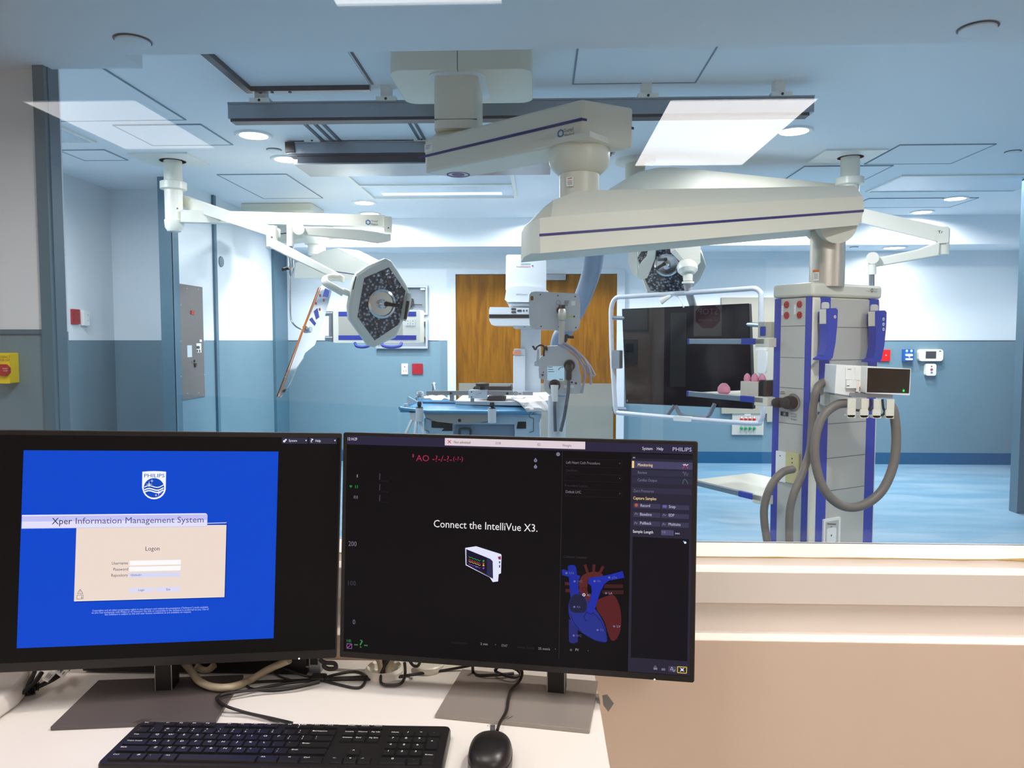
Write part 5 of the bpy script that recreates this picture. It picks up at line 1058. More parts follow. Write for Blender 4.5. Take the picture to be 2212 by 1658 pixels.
tp(m, [(1250, 124), (1465, 124), (1465, 168), (1250, 168)], 2, -.2, .02)
for x_, y_ in ((572, 146), (1185, 148)): m.disc(g, tx(x_), ty(y_), 2.6, 1, -.197, .003, 12)
m.ring(g, tx(1276), ty(148), 4.4, .9, 1, -.196); m.line(g, [(tx(1268), ty(140)), (tx(1284), ty(156))], 1, 1, -.196); m.line(g, [(tx(1308), ty(152)), (tx(1338), ty(153))], 1.4, 1, -.196); m.rect(g, tx(1356), ty(130), tx(1462), ty(166), 0, -.196, .003)
m.build('accessory_rail', [M_alu, M_blk, M_tabw], pt, smooth=0)
m = MB(); tp(m, [(762, 118), (790, 110), (968, 110), (966, 205), (764, 200)], 0, -.17, .05); 
for x_, y_ in ((797, 132), (797, 186)): m.disc(g, tx(x_), ty(y_), 1.5, 1, -.168, seg=8)
m.rect(g, tx(838), ty(136), tx(866), ty(162), 2, -.168, .002); m.text(g, 'REF', tx(878), ty(150), tx(905), 2.2, 1, -.167)
cl = m.build('rail_clamp', [M_tabw, M_ink, M_hpanel], pt, bevel=.003)
m = MB(); q = g.pix(tx(915), ty(112), -.2); m.lathe(q, (0, 0, 1), [(.02, -.01), (.02, .025), (.05, .03), (.05, .05), (.02, .058)], 20); m.build('clamp_knob', M_blk, pt)
m = MB(); tp(m, [(815, 85), (830, 72), (900, 70), (1180, 72), (1225, 66), (1240, 116), (815, 112)], 0, -.3, .2); m.build('head_cushion', mat('charcoal_pad', (52, 54, 60), .6), pt, bevel=.01)
m = MB(); tp(m, [(975, 180), (1120, 172), (1170, 185), (1165, 225), (960, 222)], 0, -.24, .1); m.build('arm_cushion', mat('charcoal_pad', (52, 54, 60), .6), pt, bevel=.008)
# table top: white slab running back to the right
zz = g.pix(1300, ty(200)).z
m = MB(); c4 = [Z(x_, y_, .92) for x_, y_ in ((tx(620), ty(228)), (tx(1500), ty(240)), (tx(1690), ty(210)), (tx(1610), ty(132)), (tx(700), ty(165)))]
m.loft([c4, [p-V((0, 0, .03)) for p in c4]], 0); m.build('table_top', M_tabw, pt, smooth=0, bevel=.004)
m = MB(); tp(m, [(280, 360), (1090, 372), (1060, 420), (980, 450), (800, 472), (600, 475), (420, 455), (300, 410)], 0, -.02, .12); m.disc(g, tx(667), ty(441), 3.7, 1, -.018, .004, 16); m.build('cross_beam', [M_beam, M_blk], pt, smooth=30, bevel=.004)
m = MB(); tp(m, [(290, 415), (300, 560), (340, 640), (600, 640), (600, 480), (470, 465), (330, 430)], 0, -.06, .3); tp(m, [(1080, 372), (1560, 385), (1530, 470), (1540, 640), (1270, 640), (1270, 485), (600, 485), (600, 470), (980, 460), (1060, 420)], 0, -.06, .3); m.build('table_frame', M_tabs, pt, smooth=0, bevel=.004)
m = MB(); tp(m, [(362, 450), (400, 447), (540, 465), (590, 480), (590, 555), (470, 555), (500, 525), (362, 520)], 0, -.055, .01); tp(m, [(1300, 455), (1390, 455), (1390, 530), (1285, 530)], 0, -.055, .01); m.build('dark_recess', M_blk, pt, smooth=0)
m = MB(); tp(m, [(620, 488), (1265, 488), (1265, 640), (620, 640)], 0, -.10, .02); m.tube(spl([g.pix(tx(x), ty(y), -.08) for x, y in ((668, 600), (668, 545), (690, 532), (765, 532), (785, 550), (785, 600))], 4), .01, 6, 1); m.build('inner_panel', [mat('panel_blue_grey', (112, 134, 156), .4), M_dkgrey], pt, smooth=0)
m = MB(); m.line(g, [(tx(288), ty(420)), (tx(290), ty(548)), (tx(330), ty(555)), (tx(335), ty(575))], 1.4, 0, -.052); m.line(g, [(tx(1425), ty(382)), (tx(1428), ty(408)), (tx(1470), ty(418)), (tx(1470), ty(560)), (tx(1425), ty(570))], 1.4, 0, -.052); m.build('trim_seam', M_dkgrey, pt, smooth=0)
for xa, xb, yt, yb, rr in ((190, 275, 305, 450, 1), (975, 1065, 312, 466, 1)):
    q = g.pix(tx((xa+xb)/2), ty(yb), .05); r_ = (xb-xa)/2/5.027*depth(q)/F; zt2 = g.pix(tx(xa), ty(yt), .05).z
    m = MB(); m.lathe((q.x, q.y, 0), (0, 0, 1), [(r_*.98, q.z), (r_, q.z+.005), (r_, zt2)], 26, 0); cy_o = m.build('lock_cylinder', M_tabw, pt)
    m = MB(); m.lathe((q.x, q.y, zt2), (0, 0, 1), [(r_*.9, 0), (r_*.9, .005), (r_*.45, .012), (r_*.6, .03), (r_*.5, .045)], 20); m.build('lock_knob', M_blk, pt)
m = MB(); m.box(g.pix(tx(300), 900).x, g.pix(tx(1530), 900).x, 5.35, 5.7, .0, .12); m.box(g.pix(tx(640), 900).x, g.pix(tx(1250), 900).x, 5.4, 5.65, .1, g.pix(1000, ty(600)).z); m.build('base', M_tabs, pt, bevel=.01)
m = MB(); tp(m, [(95, 190), (110, 182), (170, 215), (215, 240), (105, 280), (98, 230)], 0, -.1, .02); tp(m, [(45, 300), (60, 262), (105, 258), (110, 300)], 1, -.08, .03); m.build('tray_flap', [M_tabs, M_tabw], pt, smooth=0)
m = MB()
for a, b in (((150, 440), (60, 640)), ((200, 440), (180, 640)), ((235, 430), (290, 640))): m.tube([g.pix(tx(a[0]), ty(a[1]), .02), g.pix(tx(b[0]), ty(b[1]), .1), V((g.pix(tx(b[0]), ty(b[1]), .1).x+(b[0]-a[0])*.0006, 5.1, 0.0))], .012, 10)
tp(m, [(120, 330), (190, 330), (190, 450), (235, 450), (140, 460)], 0, .0, .04); m.build('tripod', M_tabw, pt)
# small instruments on the table
def small(name, x, y, label, cat, bm): tag(bm, label, cat)
q = P(tx(235), ty(232), 5.66)+V((0, 0, .012))
m = MB(); m.lathe(q, (0, 0, 1), [(.03, -.005), (.035, .02), (.02, .03), (.034, .045), (.03, .06), (.008, .066)], 16); tag(m.build('valve_cap', M_chr), 'knobbed chrome fitting on the left end of the blue tray', 'medical tool')
q = P(tx(390), ty(200), 6.0)
m = MB(); m.lathe(q+V((0, 0, 0)), (0, 0, 1), [(.05, -.015), (.06, 0), (.045, .03), (.02, .04), (.012, .10), (.02, .12), (.008, .13)], 18); tag(m.build('chrome_cup', M_chr), 'small chrome cup with a stem behind the steel side rail', 'medical tool')
m = MB(); rr_ = random.Random(11)
for i in range(7): m.tube([P(tx(330+22*i), ty(196), 6.15), P(tx(334+24*i+rr_.uniform(-8, 8)), ty(166), 6.18)], .007, 8)
tag(m.build('instrument_set', M_chr, kind='stuff'), 'cluster of small upright chrome instruments behind the rail', 'medical tools')
m = MB(); rows = []
for j in range(5):
    rows.append([V((P(tx(270+i*38), 870, 5.70+.05*j).x, 5.70+.05*j, .905+rr_.uniform(0, .03))) for i in range(9)])
fs = [(j*9+i, j*9+i+1, (j+1)*9+i+1, (j+1)*9+i) for j in range(4) for i in range(8)]; m.add([p for r in rows for p in r], fs)
o = m.build('towel', mat('white_cloth', (232, 234, 236), .8)); sm = o.modifiers.new('solid', 'SOLIDIFY'); sm.thickness = .01; tag(o, 'crumpled white towel lying on the table behind the blue tray', 'towel')
m = MB(); rows = []
for j in range(6):
    rows.append([(Z(tx(1230+i*52+j*20), ty(182+j*20-i*2), .94+rr_.uniform(0, .014)) if j < 2 else P(tx(1270+i*46+j*26), ty(182+j*32-i*2+rr_.uniform(-7, 7)), 5.2-.02*j+rr_.uniform(-.02, .02))) for i in range(7)])
fs = [(j*7+i, j*7+i+1, (j+1)*7+i+1, (j+1)*7+i) for j in range(5) for i in range(6)]; m.add([p for r in rows for p in r], fs)
o = m.build('plastic_drape', mat('clear_white_plastic', (226, 222, 220), .25)); sm = o.modifiers.new('solid', 'SOLIDIFY'); sm.thickness = .008; tag(o, 'crumpled pale plastic drape at the right end of the table', 'sheet')
# contrast injector
def ix(x): return 1130+x/6.906
def iy(y): return 620+y/6.906
M_inj = mat('injector_grey', (192, 198, 202), .4, var=.03)
ij = thing('contrast_injector', 'grey contrast injector head on a stand with its flat display above, seen from behind', 'medical device', (P(1205, 900, 4.7).x, 4.75, 0))
g = face(4.6)
m = MB(); o_ = [(95, 110), (120, 75), (180, 62), (780, 92), (815, 105), (840, 150), (852, 260), (850, 520), (835, 610), (800, 645), (760, 652), (170, 632), (125, 610), (100, 560), (85, 400), (88, 200)]
m.poly(g, [(ix(x), iy(y)) for x, y in o_], 0, 0, .05); disp = m.build('display_back', M_inj, ij, bevel=.012, seg=3)
m = MB()
for x_, y_ in ((258, 110), (518, 125), (777, 140), (268, 584), (532, 592), (787, 602)): m.disc(g, ix(x_), iy(y_), 1.7, 0, .001, .001, 10)
m.ring(g, ix(525), iy(230), 5, .7, 1, .0015); m.rect(g, ix(112), iy(135), ix(152), iy(195), 3, .002, .002); m.rect(g, ix(718), iy(205), ix(780), iy(272), 2, .002, .001)
for k_ in range(5): m.line(g, [(ix(615), iy(205+17*k_)), (ix(690-6*k_), iy(205+17*k_))], 1, 1, .0015)
for k_, c_ in enumerate((4, 4, 4, 0)): m.disc(g, ix(650+37*k_), iy(438), 2.2, c_, .002, .001, 10 if k_ != 1 else 3)
m.build('rear_label', [M_dkgrey, M_ink, M_white, M_wood, mat('hazard_yellow', (206, 206, 70), .5)], disp, smooth=0)
m = MB(); a = g.pix(ix(580), iy(340), .06); m.cyl(a+V((0, 0, .03)), a-V((0, 0, .03)), .02, seg=14, m=1); m.cyl(g.pix(ix(560), iy(345), .0), g.pix(ix(560), iy(345), .07), .025, seg=16, m=1); m.lathe(g.pix(ix(578), iy(495), .06), (0, 0, 1), [(.02, 0), (.025, .01), (.025, .06), (.02, .07)], 16, 0); m.cyl(g.pix(ix(578), iy(495), .06), g.pix(ix(572), iy(840), .04), .0185, seg=18, m=0)
m.build('display_pole', [M_colalu, M_blk], ij)
m = MB(); o_ = [(250, 1070), (262, 1040), (300, 1020), (330, 900), (345, 880), (520, 870), (660, 950), (770, 1040), (815, 1090), (838, 1180), (865, 1320), (868, 1560), (830, 1590), (400, 1590), (330, 1560), (312, 1480), (310, 1380), (240, 1355), (232, 1240), (240, 1150)]
m.poly(g, [(ix(x), iy(y)) for x, y in o_], 0, .02, .16); hd = m.build('injector_head', M_inj, ij, bevel=.014, seg=3, smooth=30)
m = MB(); m.rect(g, ix(362), iy(1180), ix(614), iy(1390), 0, .024, .003, rad=.004)
m.build('touch_screen', glow('injector_lcd', (160, 198, 222), .9), hd, smooth=0)
m = MB()
for k_ in range(3): m.line(g, [(ix(372), iy(1192+34*k_)), (ix(440+12*k_), iy(1192+34*k_))], 1.3, 0, .0245)
m.line(g, [(ix(530), iy(1240)), (ix(535), iy(1215)), (ix(565), iy(1195)), (ix(600), iy(1190))], 1.4, 0, .0245); m.rect(g, ix(540), iy(1367), ix(596), iy(1380), 0, .0245)
for x_, y_, r_, c_ in ((290, 1310, 2.7, 1), (302, 1268, 1.4, 1), (577, 1420, 1.8, 2), (631, 1422, 1.8, 2), (727, 1418, 2.2, 1), (787, 1432, 2.6, 1)): m.disc(g, ix(x_), iy(y_), r_, c_, .0225, .002, 12)
m.rect(g, ix(612), iy(1460), ix(760), iy(1500), 3, .0225, .001)
m.build('controls', [M_ink, M_dkgrey, mat('hazard_yellow', (206, 206, 70), .5), M_white], hd, smooth=0)
m = MB(); m.lathe(g.pix(ix(690), iy(1165), .02), g.n, [(.034, 0), (.036, .01), (.030, .012), (.024, .0)], 24, 0); m.lathe(g.pix(ix(470), iy(1460), .02), g.n, [(.036, 0), (.036, .012), (.028, .012), (.02, .0)], 24, 0); m.build('socket', M_dkgrey, hd)
m = MB(); m.tube(spl([g.pix(ix(x), iy(y), o2) for x, y, o2 in ((690, 1175, .04), (685, 1210, .06), (682, 1290, .06), (680, 1370, .05))], 5), [.024]*8+[.018]*8, 14, 0); m.tube(spl([g.pix(ix(x), iy(y), .05) for x, y in ((680, 1370), (678, 1470), (668, 1600), (640, 1780), (610, 1950), (560, 2150))], 6), .0105, 10, 1)
tag(m.build('plugged_cable', [M_blk, mat('cable_grey', (92, 96, 104), .5)]), 'black plug and grey cable hanging from the injector socket', 'cable')
m = MB(); m.tube([g.pix(ix(470), iy(1462), .05), g.pix(ix(468), iy(1540), .055), g.pix(ix(475), iy(1700), .05)], [.026, .022, .018], 14, 0); m.tube(spl([g.pix(ix(x), iy(y), .04) for x, y in ((475, 1690), (470, 1800), (474, 1950), (480, 2150))], 5), .010, 8, 1)
tag(m.build('white_plug_cable', [M_white, mat('cable_grey', (92, 96, 104), .5)]), 'white strain relief and cable plugged into the lower injector socket', 'cable')
m = MB(); cols = [[(560, 830), (640, 860), (760, 960), (850, 1060), (910, 1200), (905, 1400), (880, 1580)], [(590, 850), (700, 900), (800, 960), (900, 1050), (1000, 1180), (1060, 1290), (1065, 1310), (1040, 1330), (980, 1290), (930, 1150)], [(560, 860), (680, 930), (790, 1020), (880, 1160), (925, 1290), (900, 1450), (860, 1580)], [(600, 830), (720, 890), (860, 1010), (930, 1100), (1000, 1250), (1010, 1400), (1005, 1450)]]
for i, c_ in enumerate(cols):
    m = MB(); m.tube(spl([g.pix(ix(x), iy(y), .05+.012*i) for x, y in c_], 7), .0068, 8); tag(m.build('grey_tube', mat('tubing_grey', (150, 146, 158), .4)), ['thin grey tube curving tight down the right side of the injector', 'thin grey tube of the injector looping farthest out to the right', 'thin grey tube running inside the injector tube bundle', 'thin grey tube hanging open below the injector loop'][i], 'tube')
m = MB(); m.tube(spl([g.pix(ix(x), iy(y), .03) for x, y in ((135, 885), (155, 890), (170, 920), (190, 925), (205, 890), (250, 865), (300, 875), (318, 910), (308, 960), (306, 1030))], 5), .006, 8); m.tube(spl([g.pix(ix(x), iy(y), .03) for x, y in ((318, 920), (340, 880), (352, 915), (350, 945))], 5), .006, 8)
tag(m.build('strap', M_blk), 'black strap curled over the left shoulder of the injector', 'strap')
m = MB(); m.tube(spl([g.pix(ix(x), iy(y), .04) for x, y in ((610, 825), (640, 790), (645, 720), (680, 740), (730, 745), (755, 740))], 5), .009, 8)
tag(m.build('cable_tie', M_blk), 'black cable tie sticking out above the injector', 'strap')
m = MB(); m.poly(g, [(ix(x), iy(y)) for x, y in ((205, 1000), (215, 920), (240, 930), (245, 1070), (240, 1180), (165, 1175), (165, 1110), (200, 1090))], 0, -.02, .06); m.build('side_clip', M_inj, ij, bevel=.004)
m = MB(); a = g.pix(1203, 855, -.06); m.cyl((a.x, a.y, a.z), (a.x, a.y, .08), .055, .06, 26); m.lathe((a.x, a.y, 0), (0, 0, 1), [(.28, .02), (.28, .05), (.08, .1), (.06, .14)], 30); m.build('stand_column', M_siem, ij)
# ================================================================ things on the lab walls
def box_on(pl, name, x0, y0, x1, y1, mats, label, cat, th=.03, rad=.004, extra=None, bevel=.002):
    m = MB(); m.rect(pl, x0, y0, x1, y1, 0, th, th, rad=rad)
    if extra: extra(m, pl, th+.0008)
    return tag(m.build(name, mats, smooth=0, bevel=bevel), label, cat)
W8 = face(BY-.001); WL_ = PL((XL+.001, 0, 0), (1, 0, 0)); WA = PL((-3.619, 0, 0), (1, 0, 0)); WN = face(2.758)
def dots(*l):
    def f(m, pl, o):
        for x, y, r, mi in l: m.disc(pl, x, y, r, mi, o, seg=8)
    return f
box_on(W8, 'wall_socket', 867, 785, 881, 808, [M_white, M_ink], 'white wall outlet plate left of the double door', 'outlet', .015, extra=dots((874, 792, 1.6, 1), (872, 801, 1.2, 1), (877, 801, 1.2, 1)))
box_on(W8, 'red_wall_plate', 890, 785, 913, 808, [mat('plate_red', (150, 12, 34), .4)], 'square red wall plate between the outlet and the double door', 'wall plate', .015)
box_on(W8, 'red_wall_plate', 1898, 755, 1923, 779.5, [mat('plate_bright_red', (222, 16, 22), .4), M_white], 'red wall plate half hidden by the right blue handle', 'wall plate', .02, extra=dots((1914, 767, 1.2, 1)))
def blue_ex(m, pl, o):
    m.disc(pl, 1959, 757.5, 2.6, 1, o, seg=10); m.disc(pl, 1969, 757.5, 2.6, 1, o, seg=10); m.rect(pl, 1956.5, 764, 1972, 769, 1, o+.006, .006, rad=.008); m.poly(pl, [(1961, 769), (1967.5, 769), (1964.5, 773)], 1, o); m.rect(pl, 1956.5, 773.5, 1972, 777.5, 1, o+.006, .006, rad=.008)
box_on(W8, 'glove_hook_holder', 1954, 754, 1974, 780, [mat('holder_blue', (14, 92, 170), .35), M_white], 'small blue holder with white bars on the right rear wall', 'holder', .06, extra=blue_ex)
def th_ex(m, pl, o): m.rect(pl, 2000, 758.5, 2022, 774, 1, o+.001, .001); m.ring(pl, 2011, 766.5, 4.4, .8, 2, o+.003); m.rect(pl, 2029, 757, 2033, 759, 2, o+.001)
box_on(W8, 'wall_intercom', 1986, 754, 2037, 779.5, [mat('cream_plastic', (234, 232, 218), .4), M_dkgrey, M_ink], 'wide white intercom with a dark square screen on the right rear wall', 'intercom', .05, .03, th_ex)
def sm_ex(m, pl, o): m.disc(pl, 2012.5, 791, 1.7, 1, o, seg=8); m.disc(pl, 2012.5, 798, 3, 2, o, seg=10); m.disc(pl, 2012.5, 804.5, 2.6, 3, o, seg=10)
box_on(W8, 'call_button', 2001, 785.5, 2022, 811, [mat('cream_plastic', (234, 232, 218), .4), M_ink, mat('dull_red', (160, 70, 84), .5), mat('dull_violet', (130, 116, 170), .5)], 'small white call box hanging just below the white intercom', 'call button', .05, .02, sm_ex)
gp = thing('gas_outlet_panel', 'grey wall panel with red and green gas outlets below the display', 'outlet panel', W8.pix(1615, 938))
m = MB(); m.rect(W8, 1582, 893, 1649, 939, 0, .02, .02); m.rect(W8, 1608, 892, 1622, 897, 1, .024, .004); m.build('panel', [M_hpanel, M_white], gp, smooth=0, bevel=.002)
for r_, (yy, mt, nm) in enumerate(((905.5, M_red, 'red_connector'), (924.5, mat('gas_green', (10, 140, 90), .4), 'green_connector'))):
    for k_ in range(4):
        m = MB(); q = W8.pix(1601.5+9.1*k_, yy, .02); m.lathe(q, W8.n, [(.016, 0), (.016, .02), (.01, .03)], 14, 0)
        if r_ == 0: m.cyl(q+V((0, -.012, .014)), q+V((0, -.012, .03)), .007, seg=8, m=1)
        m.build(nm, [mt, M_white], gp)
m = MB(); m.poly(W8, [(1559, 642), (1700, 642), (1700, 911), (1657, 911), (1657, 893), (1625, 893), (1559, 893)], 0, .03, .03)
tag(m.build('wall_backboard', mat('backboard_cream', (158, 154, 140), .5), smooth=0), 'cream backboard on the rear wall between the display and the service column', 'wall panel')
# wall niches left of the door
for i, (x0_, y0_, x1_, y1_) in enumerate(((845, 616, 923.6, 679.6), (812, 690, 923.6, 752.5))):
    t = thing('wall_niche', ['steel framed wall niche above, behind the lamp head', 'steel framed wall niche below, behind the outlet bar'][i], 'wall niche', W8.pix((x0_+x1_)/2, y1_), 'steel niches beside the lamp')
    m = MB(); ft = 4.5
    for a in ((x0_, y0_, x1_, y0_+ft), (x0_, y1_-ft, x1_, y1_), (x0_, y0_+ft, x0_+ft, y1_-ft), (x1_-ft, y0_+ft, x1_, y1_-ft)): m.rect(W8, *a, 0, .05, .05)
    m.build('frame', mat('niche_frame', (176, 184, 190), .35, .4), t, smooth=0, bevel=.003)
    m = MB(); m.rect(W8, x0_+ft, y0_+ft, x1_-ft, y1_-ft, 0, .004, .003); m.build('back_plate', mat('niche_inside', (120, 132, 142), .5), t, smooth=0)
    m = MB()
    if i == 0: m.rect(W8, 908, 620, 918, 626, 0, .03, .02); m.poly(W8, [(884, 642), (892, 645), (893, 656), (886, 664), (880, 660)], 1, .04, .03); m.line(W8, [(893, 658), (912, 658)], 2, 1, .03); m.rect(W8, 905, 675, 918, 680, 0, .06, .03, rad=.01)
    else: m.rect(W8, 904, 700, 917, 703, 1, .03, .02); m.rect(W8, 911, 727, 917, 733, 1, .04, .03); m.line(W8, [(884, 706), (904, 706)], 1.5, 0, .02)
    m.build('fittings', [M_white, M_blk], t, smooth=0)
# left walls
def r4(m, pl, o):
    for a, b in ((160, 678), (168, 678), (160, 690), (168, 690)): m.disc(pl, a, b, 2, 1, o, seg=8)
box_on(WA, 'red_wall_plate', 156, 667, 174, 700, [mat('plate_deep_red', (158, 22, 40), .4), mat('plate_dark_red', (96, 10, 22), .4)], 'red socket plate on the far left bay wall', 'wall plate', .015, extra=r4)
box_on(WA, 'wall_socket', 181, 671, 194, 703, [M_white, M_ink], 'white socket plate beside the red plate in the left bay', 'outlet', .03, .003, dots((190, 680, 1.2, 1), (190, 692, 1.2, 1)))
sp = thing('steel_control_panel', 'tall grey steel control panel screwed to the left wall', 'control panel', WL_.pix(415, 858))
M_steel = mat('dull_steel', (120, 116, 114), .42, .35, var=.08, scale=5)
m = MB(); m.rect(WL_, 387, 612, 443, 855.5, 0, .006, .006); m.build('plate', M_steel, sp, smooth=0, bevel=.001)
def sx(x): return x/3.383
def sy(y): return 450+y/3.383
m = MB()
for x_, y_ in ((1368, 585), (1450, 590), (1322, 705), (1495, 722), (1322, 968), (1496, 968), (1323, 1226), (1497, 1213), (1372, 1350), (1453, 1345)): m.disc(WL_, sx(x_), sy(y_), 1.0, 0, .0075, .001, 6)
m.build('screws', M_white, sp, smooth=0)
m = MB(); m.rect(WL_, sx(1398), sy(745), sx(1422), sy(776), 0, .012, .006); m.build('indicator', M_red, sp, smooth=0)
m = MB(); m.rect(WL_, sx(1368), sy(1000), sx(1404), sy(1085), 0, .008, .002); m.build('paper_note', mat('pale_note', (196, 206, 210), .6), sp, smooth=0)
m = MB(); m.rect(WL_, sx(1436), sy(985), sx(1472), sy(1052), 0, .008, .002); m.rect(WL_, sx(1440), sy(1005), sx(1460), sy(1024), 1, .012, .004); m.rect(WL_, sx(1460), sy(958), sx(1475), sy(975), 0, .012, .006); m.rect(WL_, sx(1438), sy(1032), sx(1448), sy(1050), 1, .0085); m.rect(WL_, sx(1454), sy(1032), sx(1464), sy(1050), 1, .0085); m.build('socket_plate', [M_white, M_dkgrey], sp, smooth=0)
m = MB(); m.disc(WL_, sx(1424), sy(1114), 2.8, 0, .012, .006, 12); m.poly(WL_, [(sx(1422), sy(1130)), (sx(1440), sy(1130)), (sx(1434), sy(1160)), (sx(1428), sy(1160))], 0, .014, .008); m.disc(WL_, sx(1409), sy(1118), 2.0, 1, .012, .006, 10); m.build('key_lock', [M_blk, M_alu], sp, smooth=0)
ey = thing('emergency_button_box', 'yellow emergency power off box at the far left edge', 'emergency button', WN.pix(12, 828))
m = MB(); m.rect(WN, -14, 762, 22, 828, 0, .05, .05, rad=.004); m.poly(WN, [(22, 763), (27, 765), (27, 826), (22, 828)], 0, .03, .03)
m.build('housing', mat('safety_yellow', (238, 208, 16), .4), ey, bevel=.003)
m = MB(); m.text(WN, 'EMERGENCY', -12, 773, 22, 5, 0, .0515); m.text(WN, 'POWER OFF', -10, 780, 21, 5, 0, .0515); m.build('lettering', mat('olive_ink', (120, 104, 16), .6), ey, smooth=0)
m = MB(); c_ = WN.pix(11, 799, .05); m.prism([c_+V((math.cos(a)*.024, 0, math.sin(a)*.024)) for a in [math.radians(22.5+45*i) for i in range(8)]], (0, -.012, 0), 0); m.text(WN, 'PUSH', 6, 797, 16, 2.6, 1, .0635); m.text(WN, 'STOP', 7, 802, 16, 2.6, 1, .0635)
m.build('button', [mat('button_red', (170, 20, 30), .35), M_white], ey, smooth=0)
m = MB(); q = WL_.pix(477, 565, .0); m.lathe(q, (1, 0, 0), [(.05, 0), (.045, .01), (.02, .018)], 20); tag(m.build('wall_spot', mat('spot_grey', (120, 136, 150), .6)), 'small round grey spot on the upper left wall', 'sensor')  # low grey disc standing for a dark spot on the wall
# ================================================================ on the desk
kb = thing('keyboard', 'black full size keyboard in front of the left monitor', 'keyboard', Z(600, 1600, DZ))
KZ = DZ+.016
def K(px, py): return Z(px, py, KZ)
cTL, cTR, cBL = K(303, 1557), K(976, 1567), K(212, 1644)
cBR = cTR+(cBL-cTL); cBL.y = cBR.y = min(cBL.y, cBR.y)-.006
ku = (cTR-cTL); ku.z = 0; KW = ku.length; ku.normalize(); kv = V((-ku.y, ku.x, 0)); KD = (cTL-cBL).dot(kv)
kz = V((0, 0, 1))
def kp(u, v, h=0): return cBL+ku*u+kv*v+kz*h
ins = MB.rr(KW, KD, .008, 5); kins = MB.rr(KW-.003, KD-.003, .007, 5)
m = MB(); m.loft([[kp(u, v, -.014) for u, v in ins], [kp(u, v, -.003) for u, v in ins], [kp(u+.0015, v+.0015, 0) for u, v in kins]], 0); m.build('case', M_satin, kb, smooth=40)
m = MB()
for u, v in ((.03, .015), (KW-.03, .015), (.03, KD-.015), (KW-.03, KD-.015)): p = kp(u, v); m.cyl((p.x, p.y, DZ), (p.x, p.y, KZ-.012), .007, seg=12)
m.build('rubber_feet', M_blk, kb)
M_key = mat('key_black', (30, 29, 31), .38, var=.1); M_leg = mat('key_legend', (246, 244, 240), .5)
# rows measured on the photo: v of the row centre, from px rows
def uv(px, py): p = K(px, py)-cBL; return p.dot(ku), p.dot(kv)
rows_y = [1570.5, 1584, 1597, 1611, 1625.5, 1642]
rv = [uv(600, y)[1] for y in rows_y]
u0 = uv(287, 1586)[0]; uE = uv(725, 1590)[0]; pit = (uE-u0)/15.0
un = uv(737, 1592)[0]; uN = uv(836, 1598)[0]; uR = uv(951, 1598)[0]; pn = (uR-uN)/4.0; pnav = (uv(823, 1592)[0]-un)/3.0
kh = (rv[1]-rv[4])/3.0
def key(u, w, r, leg='', h=1.0, v=None, fk=False, small=None):
    vv = rv[r] if v is None else v; kd = kh*(.82 if not fk else .62)*1.0+(kh*(h-1))
    g_ = pit*.09; a, b = u+g_/2, u+w-g_/2; hh = .0032
    m = MB(); c = [(a, vv-kd/2), (b, vv-kd/2), (b, vv+kd/2), (a, vv+kd/2)]
    m.loft([[kp(x, y, 0) for x, y in c], [kp(x+dx, y+dy, hh) for (x, y), (dx, dy) in zip(c, ((.0008, .0006), (-.0008, .0006), (-.0008, -.0006), (.0008, -.0006)))]], 0)
    ob_lines = leg.split('\n') if leg else []
    for i, st in enumerate(ob_lines):
        if not st: continue
        sz = (.0052 if len(st) == 1 else .0038) if len(ob_lines) == 1 else .0034
        vs_, fs_ = textmesh(st); wid = (max(q[0] for q in vs_)-min(q[0] for q in vs_))*sz*1.25
        sc = min(1, (b-a-.003)/max(wid, 1e-6)); x_ = a+.0028 if len(st) > 1 or len(ob_lines) > 1 else (a+b)/2-wid/2-.001
        y_ = vv+kd*.12-(i*kd*.38 if len(ob_lines) > 1 else 0)+(kd*.06 if len(ob_lines) > 1 else 0); mnx = min(q[0] for q in vs_)
        m.add([kp(x_+(q[0]-mnx)*sz*1.25*sc, y_+q[1]*sz*.9, hh+.00012) for q in vs_], fs_, 1)
    m.build('key', [M_key, M_leg], kb, smooth=0, fix=False)
# function row
key(uv(302, 1570)[0], uv(331, 1570)[0]-uv(302, 1570)[0], 0, 'Esc', fk=True)
fu = [(348, 464), (483, 599), (615.5, 732)]
n = 1
for a_, b_2 in fu:
    ua, ub = uv(a_, 1572)[0], uv(b_2, 1572)[0]
    for i in range(4): key(ua+(ub-ua)/4*i, (ub-ua)/4, 0, 'F%d' % n, fk=True); n += 1
ua, ub = uv(744, 1577)[0], uv(830, 1577)[0]
for i, t_ in enumerate(('PrtSc', 'ScrLk', 'Pause')): key(ua+(ub-ua)/3*i, (ub-ua)/3, 0, t_, fk=True)
sy_ = '~!@#$%^&*()_+'; nm = '`1234567890-='
for i in range(13): key(u0+pit*i, pit, 1, sy_[i]+'\n'+nm[i])
key(u0+pit*13, pit*2, 1, 'Backspace')
key(u0, pit*1.5, 2, 'Tab')
for i, c_ in enumerate('QWERTYUIOP'): key(u0+pit*(1.5+i), pit, 2, c_)
key(u0+pit*11.5, pit, 2, '{\n['); key(u0+pit*12.5, pit, 2, '}\n]'); key(u0+pit*13.5, pit*1.5, 2, '|\n\\')
key(u0, pit*1.75, 3, 'Caps Lock')
for i, c_ in enumerate('ASDFGHJKL'): key(u0+pit*(1.75+i), pit, 3, c_)
key(u0+pit*10.75, pit, 3, ':\n;'); key(u0+pit*11.75, pit, 3, '"\n\''); key(u0+pit*12.75, pit*2.25, 3, 'Enter')
key(u0, pit*2.25, 4, 'Shift')
for i, c_ in enumerate('ZXCVBNM'): key(u0+pit*(2.25+i), pit, 4, c_)
